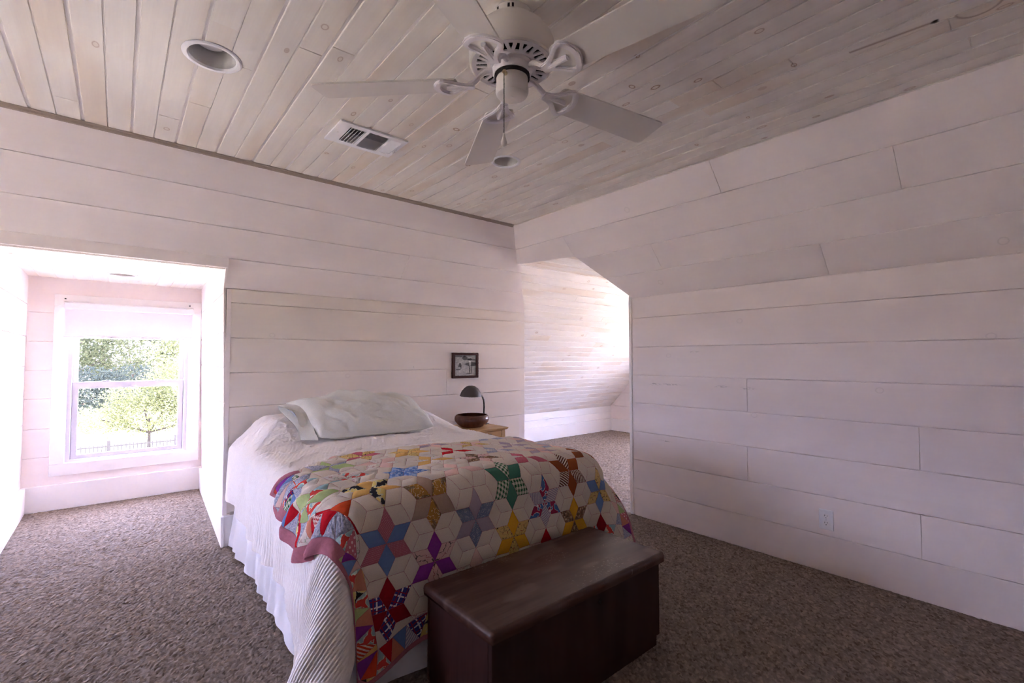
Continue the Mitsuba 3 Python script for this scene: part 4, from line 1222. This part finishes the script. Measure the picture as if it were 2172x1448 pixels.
def tree(label, base, blobs, n, size, mat, seed, group=None, trunk=.08):
    r = np.random.default_rng(seed)
    t = thing('tree', label, 'tree', group)
    base = np.array(base, float)
    ms = []
    fork = None
    for c, rad in blobs:
        c = np.array(c, float)
        start = base if fork is None else fork
        mid = (start + c) / 2 + r.normal(0, .18, 3)
        s = np.linspace(0, 1, 9)[:, None]
        path = (1 - s) ** 2 * start + 2 * s * (1 - s) * mid + s * s * c
        w = trunk if fork is None else trunk * .55
        ms.append(tube(path, np.linspace(w, w * .3, 9), 6))
        fork = path[5] if fork is None else fork
    put('branches', cat(ms), 'm_bark', t, smooth=50)
    vol = np.array([np.prod(rad) for _, rad in blobs])
    V, F = [], []
    for (c, rad), m in zip(blobs, (n * vol / vol.sum()).astype(int)):
        d = r.normal(0, 1, (m, 3)); d /= np.linalg.norm(d, axis=1, keepdims=True)
        p = np.array(c) + d * np.array(rad) * r.uniform(.25, 1.0, (m, 1)) ** .45 + r.normal(0, .10, (m, 3))
        a = r.normal(0, 1, (m, 3)); a /= np.linalg.norm(a, axis=1, keepdims=True)
        b = np.cross(a, r.normal(0, 1, (m, 3))); b /= np.linalg.norm(b, axis=1, keepdims=True)
        s = size * r.uniform(.6, 1.3, (m, 1))
        q = np.stack([p - a * s, p + b * s * .45, p + a * s, p - b * s * .45], 1).reshape(-1, 3)
        i = np.arange(m)[:, None] * 4 + np.array([0, 1, 2, 3])
        F.append(i + sum(len(x) for x in V)); V.append(q)
    put('foliage', (np.vstack(V), np.vstack(F)), mat, t, kind='stuff')


tree('small bright yellow-green tree just behind the picket fence', (1.0, 23.6, GZ), [((1.0, 23.4, -.9), (1.5, 1.3, .75)), ((-.45, 23.2, -1.0), (1.0, 1.0, .5)), ((2.2, 23.8, .1), (1.5, 1.4, 1.3)), ((.7, 23.8, -.2), (1.2, 1.1, .55)), ((3.2, 23.4, -1.0), (1.1, 1.0, .9))],
     17000, .058, 'm_leaf_bright', 1)
tree('dark blue-green tree behind the bright tree', (-1.6, 34, GZ), [((-1.6, 34, -.4), (2.2, 1.8, 1.3)), ((.6, 34.5, -.3), (1.8, 1.6, 1.2)), ((-3.4, 35, .2), (1.9, 1.6, 1.6))], 9000, .095, 'm_leaf_dark', 2)
tree('tall loose green tree filling the left of the upper sash', (-2.0, 39, GZ), [((-2.2, 39, 2.4), (2.4, 2.0, 1.7)), ((-.3, 40, 1.4), (2.0, 1.8, 1.6)), ((-1.2, 40, 4.0), (2.2, 2.0, 1.5)), ((-4, 40, 1), (2.2, 2, 2.4)), ((-2.5, 41, 7.0), (3.0, 2.2, 2.4))], 14000, .10, 'm_leaf_mid', 3)
tree('pale green tree at the right of the upper sash', (3.4, 36, GZ), [((3.0, 36, 1.4), (1.8, 1.6, 1.4)), ((4.6, 36.5, .8), (2.0, 1.6, 2.2)), ((3.4, 36.4, 3.0), (1.8, 1.6, 1.4)), ((4.0, 37, 6.0), (2.4, 2.0, 2.4))], 12000, .085, 'm_leaf_bright', 4)
tree('broad dark tree closing the view between the two tall trees', (1.0, 46, GZ), [((1.0, 46, 1.6), (3.4, 2.2, 2.8)), ((-3.6, 47, 1.6), (3.4, 2.2, 3.4)), ((5.5, 47, 1.6), (3.2, 2.2, 3.4)), ((1.5, 47, 4.6), (3.4, 2.2, 2.0)), ((0, 48, 8.5), (5.5, 2.4, 3.2)), ((-7, 47, 5), (3.6, 2.4, 5.5)), ((8.5, 47, 5), (3.4, 2.4, 5.5)), ((1.0, 46, -1.6), (5.0, 1.6, 1.5))], 24000, .17, 'm_leaf_mid', 5)
tree('very tall woodland tree standing behind all the others', (-1, 54, GZ), [((-1, 54, 12), (7, 2.5, 4)), ((-11, 54, 10), (6, 2.5, 6)), ((10, 54, 10), (6, 2.5, 6)), ((0, 54, 17), (7, 2.5, 3.5)), ((-9, 55, 16), (5, 2.5, 4)), ((9, 55, 16), (5, 2.5, 4))], 22000, .36, 'm_leaf_mid', 6, trunk=.2)
